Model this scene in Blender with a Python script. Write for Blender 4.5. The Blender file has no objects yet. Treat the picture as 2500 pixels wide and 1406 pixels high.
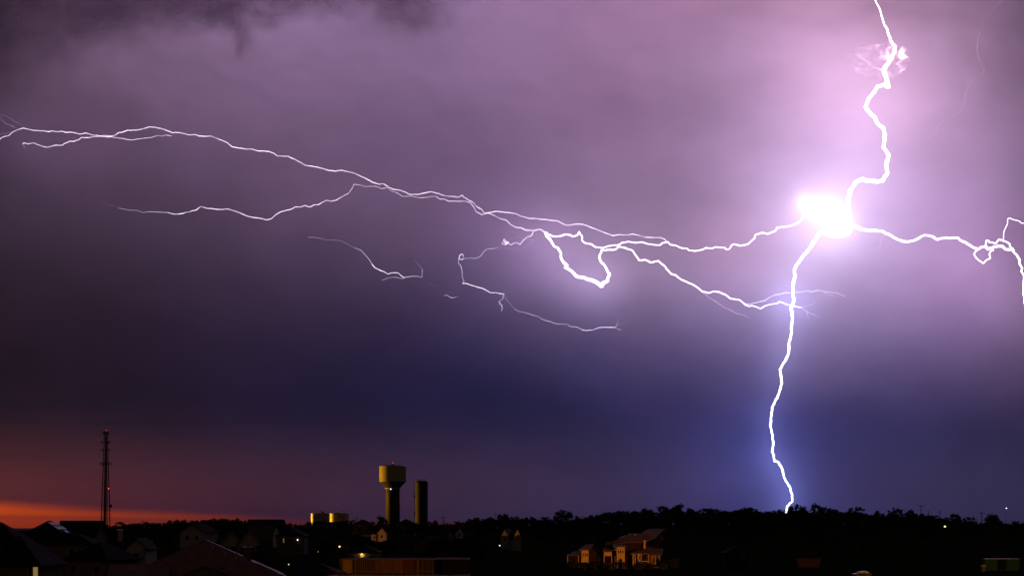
import bpy, bmesh, math, random
import numpy as np
from mathutils import Vector, Matrix, noise as mnoise

random.seed(7)
rng = np.random.default_rng(11)
S = bpy.context.scene
COL = S.collection
PI = math.pi

# ------------------------------------------------------------------ camera, sky, sun, exposure
FPX = 3434.0                    # focal length in pixels of the 2500 px wide photograph
EYE = 12.5                      # eye height above the low ground
HZ = 1285.0                     # pixel row of the horizon
cam = bpy.data.cameras.new('camera')
cam.sensor_width = 36.0
cam.lens = 36.0 * FPX / 2500.0
cam.shift_y = (HZ - 703.0) / 2500.0
cam.clip_start = 0.5
cam.clip_end = 30000
camo = bpy.data.objects.new('camera', cam)
camo.location = (0, 0, EYE)
camo.rotation_euler = (PI / 2, 0, 0)
COL.objects.link(camo)
S.camera = camo

SUN_ELEV = math.radians(0.6)    # the sun is at the horizon, beyond the left edge
SUN_AZ = math.radians(-27)      # from +Y towards -X
world = bpy.data.worlds.new('World')
S.world = world
world.use_nodes = True
wn = world.node_tree.nodes
wl = world.node_tree.links
wn.clear()
wo = wn.new('ShaderNodeOutputWorld')
wb = wn.new('ShaderNodeBackground')
sky = wn.new('ShaderNodeTexSky')
sky.sky_type = 'NISHITA'
sky.sun_disc = False
sky.sun_elevation = SUN_ELEV
sky.sun_rotation = SUN_AZ
sky.altitude = 200
sky.air_density = 1.0
sky.dust_density = 2.0
sky.ozone_density = 3.0
wb.inputs['Strength'].default_value = 0.09
wt_ = wn.new('ShaderNodeMix')          # the whole evening sky is redder than clear-air scattering gives
wt_.data_type = 'RGBA'
wt_.blend_type = 'MULTIPLY'
wt_.inputs['Factor'].default_value = 1.0
wt_.inputs['B'].default_value = (2.0, .86, .62, 1)
wl.new(sky.outputs[0], wt_.inputs['A'])
wl.new(wt_.outputs['Result'], wb.inputs['Color'])
wl.new(wb.outputs[0], wo.inputs['Surface'])

sun = bpy.data.lights.new('sun', 'SUN')
sun.energy = 0.02               # afterglow only
sun.angle = math.radians(6)
sun.color = (1.0, 0.45, 0.18)
suno = bpy.data.objects.new('sun', sun)
sd = Vector((math.sin(SUN_AZ), math.cos(SUN_AZ), math.tan(math.radians(1.5))))
suno.rotation_euler = sd.to_track_quat('Z', 'Y').to_euler()
suno.location = (-300, 300, 200)
COL.objects.link(suno)

S.view_settings.view_transform = 'Standard'
S.view_settings.look = 'None'
S.view_settings.exposure = 0.0
S.view_settings.gamma = 1.0
S.cycles.use_denoising = True
S.cycles.max_bounces = 4
S.cycles.transparent_max_bounces = 12
S.cycles.sample_clamp_indirect = 2.0

# ------------------------------------------------------------------ helpers
def P(px, py, Y):
    return Vector(((px - 1250.0) / FPX * Y, Y, EYE + (HZ - py) / FPX * Y))

def lerp(x, xs, ys):
    return float(np.interp(x, xs, ys))

def sst(a, b, x):
    t = min(1, max(0, (x - a) / (b - a)))
    return t * t * (3 - 2 * t)

def ground_z(x, y):
    u = 1250 + x / max(y, 60.0) * FPX
    w = sst(1000, 1480, u)
    zl = lerp(y, [0, 120, 160, 300, 450, 650, 900, 1300, 3500], [0, .5, 1, 4, 5.5, 7.5, 10, 9, 0])
    zr = lerp(y, [0, 300, 450, 600, 850, 1000, 1400, 3500], [0, 0, 0, 4, 14, 14, 6, 0])
    return zl * (1 - w) + zr * w + .25 * mnoise.noise(Vector((x * .02, y * .02, 0)))

MATS = {}
def mat(name, col, rough=.9, var=.15, scale=1.2, spec=.2, metal=0, bump=0.0):
    """procedural: base colour broken up by noise, optional fine bump"""
    if name in MATS:
        return MATS[name]
    m = bpy.data.materials.new(name)
    m.use_nodes = True
    n, l = m.node_tree.nodes, m.node_tree.links
    b = n['Principled BSDF']
    b.inputs['Roughness'].default_value = rough
    b.inputs['Specular IOR Level'].default_value = spec
    b.inputs['Metallic'].default_value = metal
    tc = n.new('ShaderNodeTexCoord')
    no = n.new('ShaderNodeTexNoise')
    no.inputs['Scale'].default_value = scale
    no.inputs['Detail'].default_value = 5
    l.new(tc.outputs['Object'], no.inputs['Vector'])
    r = n.new('ShaderNodeValToRGB')
    r.color_ramp.elements[0].position = .3
    r.color_ramp.elements[1].position = .7
    r.color_ramp.elements[0].color = [c * (1 - var) for c in col] + [1]
    r.color_ramp.elements[1].color = [min(1, c * (1 + var)) for c in col] + [1]
    l.new(no.outputs['Fac'], r.inputs['Fac'])
    l.new(r.outputs['Color'], b.inputs['Base Color'])
    if bump:
        bp = n.new('ShaderNodeBump')
        bp.inputs['Strength'].default_value = bump
        l.new(no.outputs['Fac'], bp.inputs['Height'])
        l.new(bp.outputs['Normal'], b.inputs['Normal'])
    MATS[name] = m
    return m

def emit(name, col, strength, var=0.0, gas=False):
    if name in MATS:
        return MATS[name]
    m = bpy.data.materials.new(name)
    m.use_nodes = True
    n, l = m.node_tree.nodes, m.node_tree.links
    n.clear()
    o = n.new('ShaderNodeOutputMaterial')
    e = n.new('ShaderNodeEmission')
    e.inputs['Color'].default_value = (*col, 1)
    e.inputs['Strength'].default_value = strength
    if var:
        tc = n.new('ShaderNodeTexCoord')
        no = n.new('ShaderNodeTexNoise')
        no.inputs['Scale'].default_value = .05
        no.inputs['Detail'].default_value = 3
        mr = n.new('ShaderNodeMapRange')
        mr.inputs['From Min'].default_value = .3
        mr.inputs['From Max'].default_value = .7
        mr.inputs['To Min'].default_value = strength * (1 - var)
        mr.inputs['To Max'].default_value = strength * (1 + var)
        l.new(tc.outputs['Object'], no.inputs['Vector'])
        l.new(no.outputs['Fac'], mr.inputs['Value'])
        l.new(mr.outputs[0], e.inputs['Strength'])
    if gas:
        ad = n.new('ShaderNodeAddShader')
        tr = n.new('ShaderNodeBsdfTransparent')
        l.new(e.outputs[0], ad.inputs[0])
        l.new(tr.outputs[0], ad.inputs[1])
        l.new(ad.outputs[0], o.inputs['Surface'])
    else:
        l.new(e.outputs[0], o.inputs['Surface'])
    MATS[name] = m
    return m

def obj(name, me, m=None, parent=None):
    o = bpy.data.objects.new(name, me)
    if m is not None and me is not None and not me.materials:
        me.materials.append(m)
    COL.objects.link(o)
    if parent is not None:
        o.parent = parent
    return o

def tag(o, label, cat, group=None):
    o['label'] = label
    o['category'] = cat
    if group:
        o['group'] = group
    return o

def thing(name, label, cat, loc=(0, 0, 0), rz=0.0, group=None):
    o = bpy.data.objects.new(name, None)
    o.empty_display_size = .5
    o.location = loc
    o.rotation_euler = (0, 0, rz)
    COL.objects.link(o)
    return tag(o, label, cat, group)

class MB:
    """collects shapes, becomes ONE mesh"""
    def __init__(s):
        s.v, s.f = [], []
    def add(s, vs, fs):
        k = len(s.v)
        s.v += [tuple(v) for v in vs]
        s.f += [tuple(i + k for i in f) for f in fs]
        return s
    def box(s, x0, x1, y0, y1, z0, z1):
        return s.add([(x0, y0, z0), (x1, y0, z0), (x1, y1, z0), (x0, y1, z0),
                      (x0, y0, z1), (x1, y0, z1), (x1, y1, z1), (x0, y1, z1)],
                     [(3, 2, 1, 0), (4, 5, 6, 7), (0, 1, 5, 4), (1, 2, 6, 5), (2, 3, 7, 6), (3, 0, 4, 7)])
    def slab(s, pts, t):
        """closed plate: polygon pts (top side), thickness t downwards"""
        n = len(pts)
        vs = [Vector(p) for p in pts] + [Vector(p) - Vector((0, 0, t)) for p in pts]
        fs = [tuple(range(n)), tuple(range(2 * n - 1, n - 1, -1))]
        fs += [(i, i + n, (i + 1) % n + n, (i + 1) % n) for i in range(n)]
        return s.add(vs, fs)
    def tube(s, pts, rads, k=6):
        pts = [Vector(p) for p in pts]
        if not hasattr(rads, '__len__'):
            rads = [rads] * len(pts)
        vs, fs = [], []
        n = len(pts)
        for i, p in enumerate(pts):
            d = pts[min(i + 1, n - 1)] - pts[max(i - 1, 0)]
            if d.length < 1e-6:
                d = Vector((0, 0, 1))
            d.normalize()
            up = Vector((0, 1, 0)) if abs(d.y) < .9 else Vector((1, 0, 0))
            a = d.cross(up).normalized()
            b = d.cross(a).normalized()
            for j in range(k):
                t = 2 * PI * j / k
                vs.append(p + (a * math.cos(t) + b * math.sin(t)) * rads[i])
        for i in range(n - 1):
            for j in range(k):
                fs.append((i * k + j, i * k + (j + 1) % k, (i + 1) * k + (j + 1) % k, (i + 1) * k + j))
        fs.append(tuple(range(k - 1, -1, -1)))
        fs.append(tuple(range((n - 1) * k, n * k)))
        return s.add(vs, fs)
    def lathe(s, prof, k=48, c=(0, 0, 0)):
        vs, fs = [], []
        for r, z in prof:
            for j in range(k):
                t = 2 * PI * j / k
                vs.append((c[0] + r * math.cos(t), c[1] + r * math.sin(t), c[2] + z))
        for i in range(len(prof) - 1):
            for j in range(k):
                fs.append((i * k + j, i * k + (j + 1) % k, (i + 1) * k + (j + 1) % k, (i + 1) * k + j))
        fs.append(tuple(range(k - 1, -1, -1)))
        fs.append(tuple(range((len(prof) - 1) * k, len(prof) * k)))
        return s.add(vs, fs)
    def mesh(s, name, smooth=False):
        me = bpy.data.meshes.new(name)
        me.from_pydata(s.v, [], s.f)
        me.update()
        bm = bmesh.new()
        bm.from_mesh(me)
        bmesh.ops.recalc_face_normals(bm, faces=bm.faces)
        bm.to_mesh(me)
        bm.free()
        if smooth:
            for p in me.polygons:
                p.use_smooth = True
        return me
    def build(s, name, m, parent=None, smooth=False):
        return obj(name, s.mesh(name, smooth), m, parent)

# ------------------------------------------------------------------ materials
M_GROUND = mat('dark_grass', (.022, .026, .012), 1, .35, .15, 0)
M_LEAF = mat('oak_leaf', (.024, .034, .014), .9, .35, .6, .1)
M_BARK = mat('bark', (.05, .038, .028), .95, .3, 3, .1)
M_SHINGLE = mat('dark_shingle', (.012, .012, .014), .85, .3, 2, .06, 0, .3)
M_SHINGLE_R = mat('brown_shingle', (.23, .095, .065), .7, .3, 2, .25, 0, .3)
M_TILE = mat('villa_roof', (.085, .052, .04), .8, .25, 1.5, .25, 0, .3)
M_BRICK = mat('brick', (.14, .08, .055), .9, .25, 3, .1, 0, .2)
M_SIDING = mat('siding', (.30, .25, .18), .8, .12, 1.5, .2)
M_PALE = mat('pale_siding', (.5, .45, .36), .8, .1, 1.5, .2)
M_STUCCO = mat('tan_stucco', (.50, .36, .22), .9, .14, 1.2, .1, 0, .15)
M_TRIM = mat('cream_trim', (.75, .66, .5), .7, .08, 2, .3)
M_METAL = mat('galvanised_metal', (.45, .45, .47), .35, .15, 3, .5, .8)
M_STEEL = mat('dark_steel', (.06, .05, .05), .6, .2, 3, .4, .3)
M_WOOD = mat('weathered_pole', (.07, .055, .045), .9, .3, 3, .1)
M_GLASS = mat('dark_glass', (.01, .011, .014), .08, .1, 1, .6)
M_PANEL = mat('solar_glass', (.012, .013, .02), .12, .1, 1, .8)
M_TANK = mat('tank_cream_paint', (.42, .33, .13), .55, .08, .25, .3)
M_TANK2 = mat('tank_brown_paint', (.05, .036, .018), .7, .15, .25, .2)
M_DOOR = mat('door_paint', (.08, .045, .03), .6, .2, 2, .3)
E_WARM = emit('lit_window', (1.0, .68, .22), .55)
E_HOT = emit('lit_window_bright', (1.0, .78, .35), 1.0)
E_WHITE = emit('white_lamp', (.9, .95, 1.0), 3)
E_AMBER = emit('amber_lamp', (1.0, .62, .2), 3)
E_RED = emit('red_beacon', (1.0, .06, .04), 1.6)

# ------------------------------------------------------------------ ground
ys = np.concatenate([[-900, -700, -450, -300, -100, 0, 40], np.arange(80, 1400, 20), np.arange(1400, 3600, 200), [4500, 7000, 12000]])
us = np.concatenate([np.linspace(-9, -.9, 8), np.linspace(-.8, .8, 81), np.linspace(.9, 9, 8)])
gv, gf = [], []
for y in ys:
    for u in us:
        x = u * max(y, 500 - .0 * y if y < 500 else y)
        gv.append((x, y, ground_z(x, y) if y > 0 else 0.0))
nu = len(us)
for i in range(len(ys) - 1):
    for j in range(nu - 1):
        gf.append((i * nu + j, i * nu + j + 1, (i + 1) * nu + j + 1, (i + 1) * nu + j))
g = MB().add(gv, gf).build('ground', M_GROUND, smooth=True)
g['kind'] = 'structure'
if g.data.polygons[0].normal.z < 0:
    g.data.flip_normals()

# ------------------------------------------------------------------ storm cloud wall (the sky)
WY = 3300.0                      # distance of the cloud wall
def fbm(x, y, z, o=5):
    return mnoise.fractal(Vector((x, y, z)), 1.0, 2.0, o)

# dark cloud that hangs nearer than the wall: (cx, cy, rx, ry, weight) in the 2500 px picture
DARK = [(200, -60, 460, 190, .92), (-80, 90, 190, 160, .7), (420, -50, 200, 130, .6), (545, 2, 74, 84, 1.0), (700, -40, 110, 80, .7), (830, -50, 150, 84, .7),
        (1000, -30, 110, 92, .72), (1250, -160, 330, 150, .5), (594, 92, 24, 34, .36), (586, 126, 13, 24, .28), (645, 48, 44, 18, .5)]
def dark_density(px, py, seed):
    wx = 70 * fbm(px * .0042, py * .0042, 3.1 + seed, 4) + 24 * fbm(px * .017, py * .017, 7.7 + seed, 5)
    wy = 46 * fbm(px * .0042, py * .0042, 9.4 + seed, 4) + 22 * fbm(px * .017, py * .017, 1.7 + seed, 5)
    f = 1.0
    for cx, cy, rx, ry, w in DARK:
        big = min(1.0, rx / 100)
        q = math.hypot((px + wx * big - cx) / rx, (py + wy * big - cy) / ry)
        f *= 1 - w * sst(1.2 if rx > 120 else 1.25, .35, q)
    f = 1 - f
    f *= .9 + .22 * fbm(px * .010, py * .014, 5.5 + seed, 5)
    return max(0.0, min(1.0, f))

def relief(px, py):
    a = lerp(py, [-600, 0, 200, 330, 700, 1300], [12, 10, 7, 3, 2, 1])
    n = fbm(px * .0030, py * .0046, 0, 4)
    return a * n

pxs = np.concatenate([np.linspace(-3200, -300, 14)[:-1], np.arange(-300, 1320, 9), np.arange(1320, 2900, 16), np.linspace(2900, 5600, 14)])
pys = np.concatenate([np.linspace(-2600, -420, 12)[:-1], np.arange(-420, 260, 9), np.arange(260, 1300, 20), [1310, 1330]])
sv, sf = [], []
for py in pys:
    for px in pxs:
        d = relief(px, py)
        # overhead the wall bends forward into the cloud deck
        over = max(0.0, -250 - py)
        Y = WY - d - over * 1.05
        zpy = py if over == 0 else -250 - over * .35 - 40 * (1 - math.exp(-over / 60))
        v = P(px, zpy, WY)
        k = (WY - d) / WY
        sv.append((v.x * k, Y, EYE + (v.z - EYE) * k))
nx = len(pxs)
for i in range(len(pys) - 1):
    for j in range(nx - 1):
        sf.append((i * nx + j, i * nx + j + 1, (i + 1) * nx + j + 1, (i + 1) * nx + j))
sme = bpy.data.meshes.new('sky')
sme.from_pydata(sv, [], sf)
for p in sme.polygons:
    p.use_smooth = True
skyo = obj('sky', sme)
skyo['kind'] = 'structure'

def cloud_material():
    m = bpy.data.materials.new('storm_cloud')
    m.use_nodes = True
    n, l = m.node_tree.nodes, m.node_tree.links
    n.clear()
    out = n.new('ShaderNodeOutputMaterial')
    tc = n.new('ShaderNodeTexCoord')
    sep = n.new('ShaderNodeSeparateXYZ')
    l.new(tc.outputs['Object'], sep.inputs[0])
    def noise(scale, det, sx=1, sz=1):
        mp = n.new('ShaderNodeMapping')
        mp.inputs['Scale'].default_value = (sx, 1, sz)
        l.new(tc.outputs['Object'], mp.inputs['Vector'])
        no = n.new('ShaderNodeTexNoise')
        no.inputs['Scale'].default_value = scale
        no.inputs['Detail'].default_value = det
        l.new(mp.outputs[0], no.inputs['Vector'])
        return no.outputs['Fac']
    def math_(op, a, b=None, c=None):
        q = n.new('ShaderNodeMath')
        q.operation = op
        for i, v in enumerate((a, b, c)):
            if v is None:
                continue
            if isinstance(v, (int, float)):
                q.inputs[i].default_value = v
            else:
                l.new(v, q.inputs[i])
        return q.outputs[0]
    def rng_(v, a, b, c, d, smooth=True):
        q = n.new('ShaderNodeMapRange')
        q.interpolation_type = 'SMOOTHSTEP' if smooth else 'LINEAR'
        q.inputs['From Min'].default_value = a
        q.inputs['From Max'].default_value = b
        q.inputs['To Min'].default_value = c
        q.inputs['To Max'].default_value = d
        l.new(v, q.inputs['Value'])
        return q.outputs[0]
    # pale cloud above, slate blue rain below; the border wavers
    nz = noise(.0022, 4)
    zz = math_('ADD', math_('MULTIPLY_ADD', sep.outputs['X'], .12, sep.outputs['Z']), math_('MULTIPLY', math_('SUBTRACT', nz, .5), 190))
    f = rng_(zz, 255, 755, 0, 1)
    mix = n.new('ShaderNodeMix')
    mix.data_type = 'RGBA'
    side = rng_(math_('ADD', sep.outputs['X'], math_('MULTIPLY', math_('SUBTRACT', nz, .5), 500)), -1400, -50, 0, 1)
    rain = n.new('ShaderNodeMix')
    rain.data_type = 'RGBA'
    rain.inputs['A'].default_value = (.46, .37, .44, 1)  # warm left tone: sunset light on the cloud put into its colour
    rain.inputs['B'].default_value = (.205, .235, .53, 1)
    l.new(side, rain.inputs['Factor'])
    l.new(rain.outputs['Result'], mix.inputs['A'])
    mix.inputs['B'].default_value = (.86, .74, .84, 1)
    l.new(f, mix.inputs['Factor'])
    # horizon glow put into the colour: paler and bluer towards the ground
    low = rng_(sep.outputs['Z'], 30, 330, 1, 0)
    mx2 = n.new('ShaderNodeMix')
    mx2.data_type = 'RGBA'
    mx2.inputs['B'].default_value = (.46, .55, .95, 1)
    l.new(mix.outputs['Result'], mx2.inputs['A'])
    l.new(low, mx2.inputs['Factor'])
    # soft mottling of the cloud itself
    mot = rng_(noise(.0032, 6, 1, 1.5), .25, .75, .84, 1.13, False)
    mul = n.new('ShaderNodeMix')
    mul.data_type = 'RGBA'
    mul.blend_type = 'MULTIPLY'
    mul.inputs['Factor'].default_value = 1
    l.new(mx2.outputs['Result'], mul.inputs['A'])
    cmb = n.new('ShaderNodeCombineColor')
    for i in range(3):
        l.new(mot, cmb.inputs[i])
    l.new(cmb.outputs[0], mul.inputs['B'])
    dif = n.new('ShaderNodeBsdfDiffuse')
    l.new(mul.outputs['Result'], dif.inputs['Color'])
    # the rain thins out over the horizon, and on the left the cloud lifts clear of it
    edge = n.new('ShaderNodeMapRange')
    edge.interpolation_type = 'LINEAR'
    edge.inputs['From Min'].default_value = -1250
    edge.inputs['From Max'].default_value = -430
    edge.inputs['To Min'].default_value = 70
    edge.inputs['To Max'].default_value = 18
    edge.clamp = True
    l.new(sep.outputs['X'], edge.inputs['Value'])
    wav = math_('MULTIPLY', math_('SUBTRACT', noise(.006, 4, .35, 3.0), .5), 26)
    h = math_('ADD', math_('SUBTRACT', sep.outputs['Z'], edge.outputs[0]), wav)
    near = rng_(h, -15, 15, .38, .90)
    veil = rng_(sep.outputs['Z'], 20, 330, 0, .10)
    # thin streaks of cloud lie across the gap
    strk = rng_(noise(.03, 3, .06, 1.6), .46, .66, 0, .34)
    strk = math_('MULTIPLY', strk, math_('SUBTRACT', .92, near))
    alpha = math_('ADD', math_('ADD', near, veil), strk)
    tr = n.new('ShaderNodeBsdfTransparent')
    ms = n.new('ShaderNodeMixShader')
    l.new(alpha, ms.inputs['Fac'])
    l.new(tr.outputs[0], ms.inputs[1])
    l.new(dif.outputs[0], ms.inputs[2])
    l.new(ms.outputs[0], out.inputs['Surface'])
    return m
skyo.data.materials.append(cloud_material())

# nearer dark cloud, hanging in front of the lit wall at upper left; two billowed sheets of one cloud
def make_cloud():
    cxs = np.arange(-420, 1650, 9)
    cys = np.arange(-420, 380, 9)
    vs, fs, al = [], [], []
    for k, d0 in enumerate((900.0, 970.0)):
        off = len(vs)
        for py in cys:
            for px in cxs:
                f = dark_density(px, py, k * 2.3)
                d = d0 + 80 * f + 20 * fbm(px * .01, py * .012, 4 + k)
                vs.append(P(px, py, WY - d))
                al.append(f * .6)
        n = len(cxs)
        for i in range(len(cys) - 1):
            for j in range(n - 1):
                q = (off + i * n + j, off + i * n + j + 1, off + (i + 1) * n + j + 1, off + (i + 1) * n + j)
                if max(al[t] for t in q) > .004:
                    fs.append(q)
    me = bpy.data.meshes.new('cloud')
    me.from_pydata([tuple(v) for v in vs], [], fs)
    at = me.attributes.new('cover', 'FLOAT', 'POINT')
    at.data.foreach_set('value', al)
    for p in me.polygons:
        p.use_smooth = True
    m = bpy.data.materials.new('dark_cloud')
    m.use_nodes = True
    n, l = m.node_tree.nodes, m.node_tree.links
    n.clear()
    o = n.new('ShaderNodeOutputMaterial')
    a = n.new('ShaderNodeAttribute')
    a.attribute_name = 'cover'
    tl = n.new('ShaderNodeBsdfTranslucent')
    tl.inputs['Color'].default_value = (.07, .057, .075, 1)
    df = n.new('ShaderNodeBsdfDiffuse')
    df.inputs['Color'].default_value = (.6, .5, .6, 1)
    ad = n.new('ShaderNodeAddShader')
    l.new(tl.outputs[0], ad.inputs[0])
    l.new(df.outputs[0], ad.inputs[1])
    tr = n.new('ShaderNodeBsdfTransparent')
    ms = n.new('ShaderNodeMixShader')
    l.new(a.outputs['Fac'], ms.inputs['Fac'])
    l.new(tr.outputs[0], ms.inputs[1])
    l.new(ad.outputs[0], ms.inputs[2])
    l.new(ms.outputs[0], o.inputs['Surface'])
    c = obj('cloud', me, m)
    c['kind'] = 'structure'
make_cloud()

# ------------------------------------------------------------------ lightning
B_MAIN = emit('bolt_main', (.90, .78, 1.0), 2.0, 0, True)
B_LOW = emit('bolt_low', (.76, .74, 1.0), 1.35, 0, True)
B_MID = emit('bolt_mid', (.90, .78, 1.0), 1.3, 0, True)
B_THIN = emit('bolt_thin', (.98, .82, 1.0), .50, .55, True)
B_DIM = emit('bolt_dim', (.95, .80, .95), .26, .5, True)
B_FAINT = emit('bolt_faint', (.85, .72, .95), .12, .35, True)
B_FAINTER = emit('bolt_fainter', (.75, .66, .9), .05, .3, True)
B_BEAD = emit('bolt_bead', (1.0, .86, 1.0), .12, .6, True)

def bolt(name, m, pts, w, depth, parent, jit=.9, step=5.0):
    """pts: px,py list; w: width px (number or list along the path); depth: metres in front of the cloud wall"""
    pts = [pts[i:i + 2] for i in range(0, len(pts), 2)]
    n = len(pts)
    wl_ = w if hasattr(w, '__len__') else [w, w]
    dl_ = depth if hasattr(depth, '__len__') else [depth, depth]
    L = [0]
    for a, b in zip(pts, pts[1:]):
        L.append(L[-1] + math.hypot(b[0] - a[0], b[1] - a[1]))
    tot = L[-1] or 1
    k = max(2, int(tot / step))
    thin = .32 if m in (B_MAIN, B_LOW) else (.29 if m is B_MID else .26)
    out, rad = [], []
    kn = set(L)
    ts = sorted(set(list(np.linspace(0, tot, k)) + L))
    for t in ts:
        x = lerp(t, L, [p[0] for p in pts])
        y = lerp(t, L, [p[1] for p in pts])
        if t not in kn:
            x += random.gauss(0, jit * .5)
            y += random.gauss(0, jit * .5)
        d = lerp(t / tot, np.linspace(0, 1, len(dl_)), dl_)
        ww = lerp(t / tot, np.linspace(0, 1, len(wl_)), wl_) * random.uniform(.86, 1.14)
        Y = WY - d
        out.append(P(x, y, Y))
        rad.append(ww * thin / FPX * Y)
    return MB().tube(out, rad, 7).build(name, m, parent, smooth=True)

def flash(parent, px, py, d, rgb, scale=1.0):
    Y = WY - d
    lt = bpy.data.lights.new('lightning_light', 'POINT')
    rgb = (rgb[0] * .68, rgb[1] * .64, rgb[2] * .88)
    mx = max(rgb)
    lt.color = [c / mx for c in rgb]
    lt.energy = mx * 1e5 * 4 * PI * scale
    lt.shadow_soft_size = .2
    o = bpy.data.objects.new('lightning_light', lt)
    o.location = P(px, py, Y)
    COL.objects.link(o)
    o.parent = parent

def lightning(label, name='lightning_bolt'):
    return thing(name, label, 'lightning')

# main stroke
mainb = lightning('thickest white lightning bolt dropping from cloud to the wooded ridge')
bolt('channel', B_MAIN, [2134,-4,2148,23,2151,38,2158,58,2167,74,2174,100,2185,114,2184,128,2174,146,2165,159,2157,169,2163,189,
  2170,214,2160,208,2142,211,2136,223,2121,241,2112,261,2119,271,2133,285,2142,302,2157,316,2161,330,2156,360,2170,380,2163,405,
  2167,423,2155,441,2139,444,2104,438,2088,447,2075,465,2071,488,2072,530,2072,569],
  [4,6,11,16,13,12,12,12,14,14,16,20], [150,130,120,120,120,120,110,100,80,70], mainb, 1.6, 7)
bolt('channel', B_LOW, [2072,569,2050,574,2034,576,2018,570,2005,567,1998,570,1982,600,1959,627,1944,646,1939,659,1941,677,1935,700,1938,736,1931,751,
  1935,774,1932,805,1932,814,1926,841,1924,865,1904,901,1909,934,1898,971,1885,995,1881,1039,1888,1077,1885,1104,1893,1125,1901,1128,
  1910,1145,1915,1166,1927,1186,1934,1207,1934,1224,1922,1234,1920,1246,1918,1262], [20,14,12,11,10.5,9.5,9,8.5,8.5,8.5,8,7], [70,56,46,40,36,34], mainb, 1.6, 7)
bolt('branch', B_BEAD, [2160,573,2149,585,2149,600,2144,605,2121,618], [1.2,1.6,1], 60, mainb)
bolt('added_channel', B_MAIN, [2134,-4,2090,-60,2000,-130,1880,-180,1600,-205,1250,-165,950,-165,650,-150,350,-140,60,-120], [5,16,14,8], [300,340,380,380,350,300], mainb, 3, 14)  # unseen channel added above the frame to light the upper cloud
for a in [(2182,122,300,(2.2,1.40,1.30)), (2165,60,300,(.2,.12,.14)), (2125,250,350,(.95,.75,.78)), (2160,365,385,(.32,.40,.92)), (2105,440,310,(.2,.45,.55)),
          (1968,490,22,(.017,.018,.0135)), (1998,506,24,(.020,.021,.016)), (2036,506,30,(.042,.043,.034)), (2064,540,27,(.030,.031,.024)), (2026,522,130,(.24,.23,.19)),
          (1936,730,60,(.03,.042,.06)), (1924,850,55,(.007,.007,.012)), (1886,1000,55,(.005,.006,.012)), (1890,1110,52,(.006,.006,.013)), (1930,1205,50,(.006,.007,.013)), (1905,1150,200,(.03,.045,.15)),
          (1600,-205,380,(.80,.36,.42)), (1250,-165,350,(.58,.46,.62)), (950,-165,345,(.12,.09,.12)), (650,-150,320,(.56,.40,.52)), (350,-140,320,(.30,.21,.25)), (80,-120,300,(.24,.17,.18))]:  # lamps along the added channel, brightening the upper cloud
    flash(mainb, *a)

# right branch with the knot
rb = lightning('thick lightning branch running right from the white flash to a looped knot')
bolt('channel', B_MAIN, [2072,545,2086,552,2103,560,2121,562,2150,564,2168,571,2183,581,2203,589,2219,590,2237,585,2256,574,2278,578,2289,585,2303,582,2339,581,
  2344,587,2360,593,2372,602,2388,608,2397,603,2406,602,2413,609,2425,604,2436,601,2448,601,2459,610,2472,609,2475,616,2485,627,2489,635,2489,645,
  2496,655,2494,664,2500,674,2499,688,2498,705,2502,740,2510,800], [14,9,7.5,7,7,7.5,9,7,5,5,4.5], [70,80,90,90,90,90,90], rb, 1.3, 6)
bolt('loop', B_MID, [2389,608,2380,616,2378,621,2387,634,2401,643,2407,636,2418,630,2415,621,2418,614,2426,611], 5, 150, rb)
bolt('loop', B_MID, [2406,601,2408,588,2412,587,2416,592,2423,592,2431,595,2438,585,2448,587,2465,595,2465,601,2473,607], 6, 150, rb)
bolt('branch', B_MID, [2450,587,2450,570,2454,558,2460,548,2460,535,2465,532,2472,536,2488,540,2493,545,2504,545,2560,556], [3,2.5,2.5], 150, rb)
for a in [(2250,574,180,(.16,.085,.12)), (2420,602,150,(.20,.11,.18)), (2498,690,150,(.05,.03,.05))]:
    flash(rb, *a)

# long upper left branch
ul = lightning('longest thin lightning branch, arching from the white flash to the left edge')
bolt('channel', B_MID, [1961,515,1961,531,1952,541,1930,552,1915,554,1897,556,1894,563,1874,571,1859,568,1845,573,1842,582,1826,596,1807,600,1793,596,1787,598,
  1780,608,1774,609,1769,605,1749,603,1738,607,1725,605,1714,610,1696,613,1683,612,1678,607,1662,605,1650,599,1637,598,1630,590], [7,6,5,5], [90,170,200,200], ul)
bolt('channel', B_THIN, [1632,592,1628,590,1623,584,1613,580,1577,580,1544,571,1534,574,1511,573,1497,576,1457,561,1425,548,1408,547,1383,551,1361,539,1337,537,1303,533,
  1293,534,1275,529,1257,521,1239,519,1214,516,1188,520,1180,519,1177,512,1164,505,1153,493,1132,482,1129,477,1118,482,1107,480,1089,479,1061,470,1052,468,
  1020,475,1001,475,979,465,961,463,935,449,925,450,907,444,887,433,864,423,835,416,820,418,800,416,784,411,761,406,745,404,722,391,704,382,677,381,669,375,
  655,370,630,369,614,364,602,364,579,361,567,359,554,348,538,342,517,333,489,333,476,329,461,330,445,325,429,323,422,325,403,317,382,312,368,310,345,316,
  319,319,312,318,299,323,290,324,282,330,266,335,255,334,238,331,225,330,208,325,194,328,176,323,162,324,150,321,138,322,127,320,120,322,109,320,100,320,
  84,319,67,316,58,313,44,317,33,322,21,332,4,336,-6,345,-40,352], [3.6,3.4,3.6,4,4,3.8,3.6,3], [200,190,170,150,110,90,80], ul, .8)
bolt('branch', B_FAINT, [38,313,20,303,13,303,0,286,-20,262], [1.8,1.4], 80, ul)
bolt('branch', B_FAINT, [56,311,46,301,32,295,18,286,0,280], [1.5,1], 80, ul)
bolt('branch', B_FAINT, [32,321,23,326,11,327,0,326,-15,324], [1.8,1.2], 80, ul)
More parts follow.
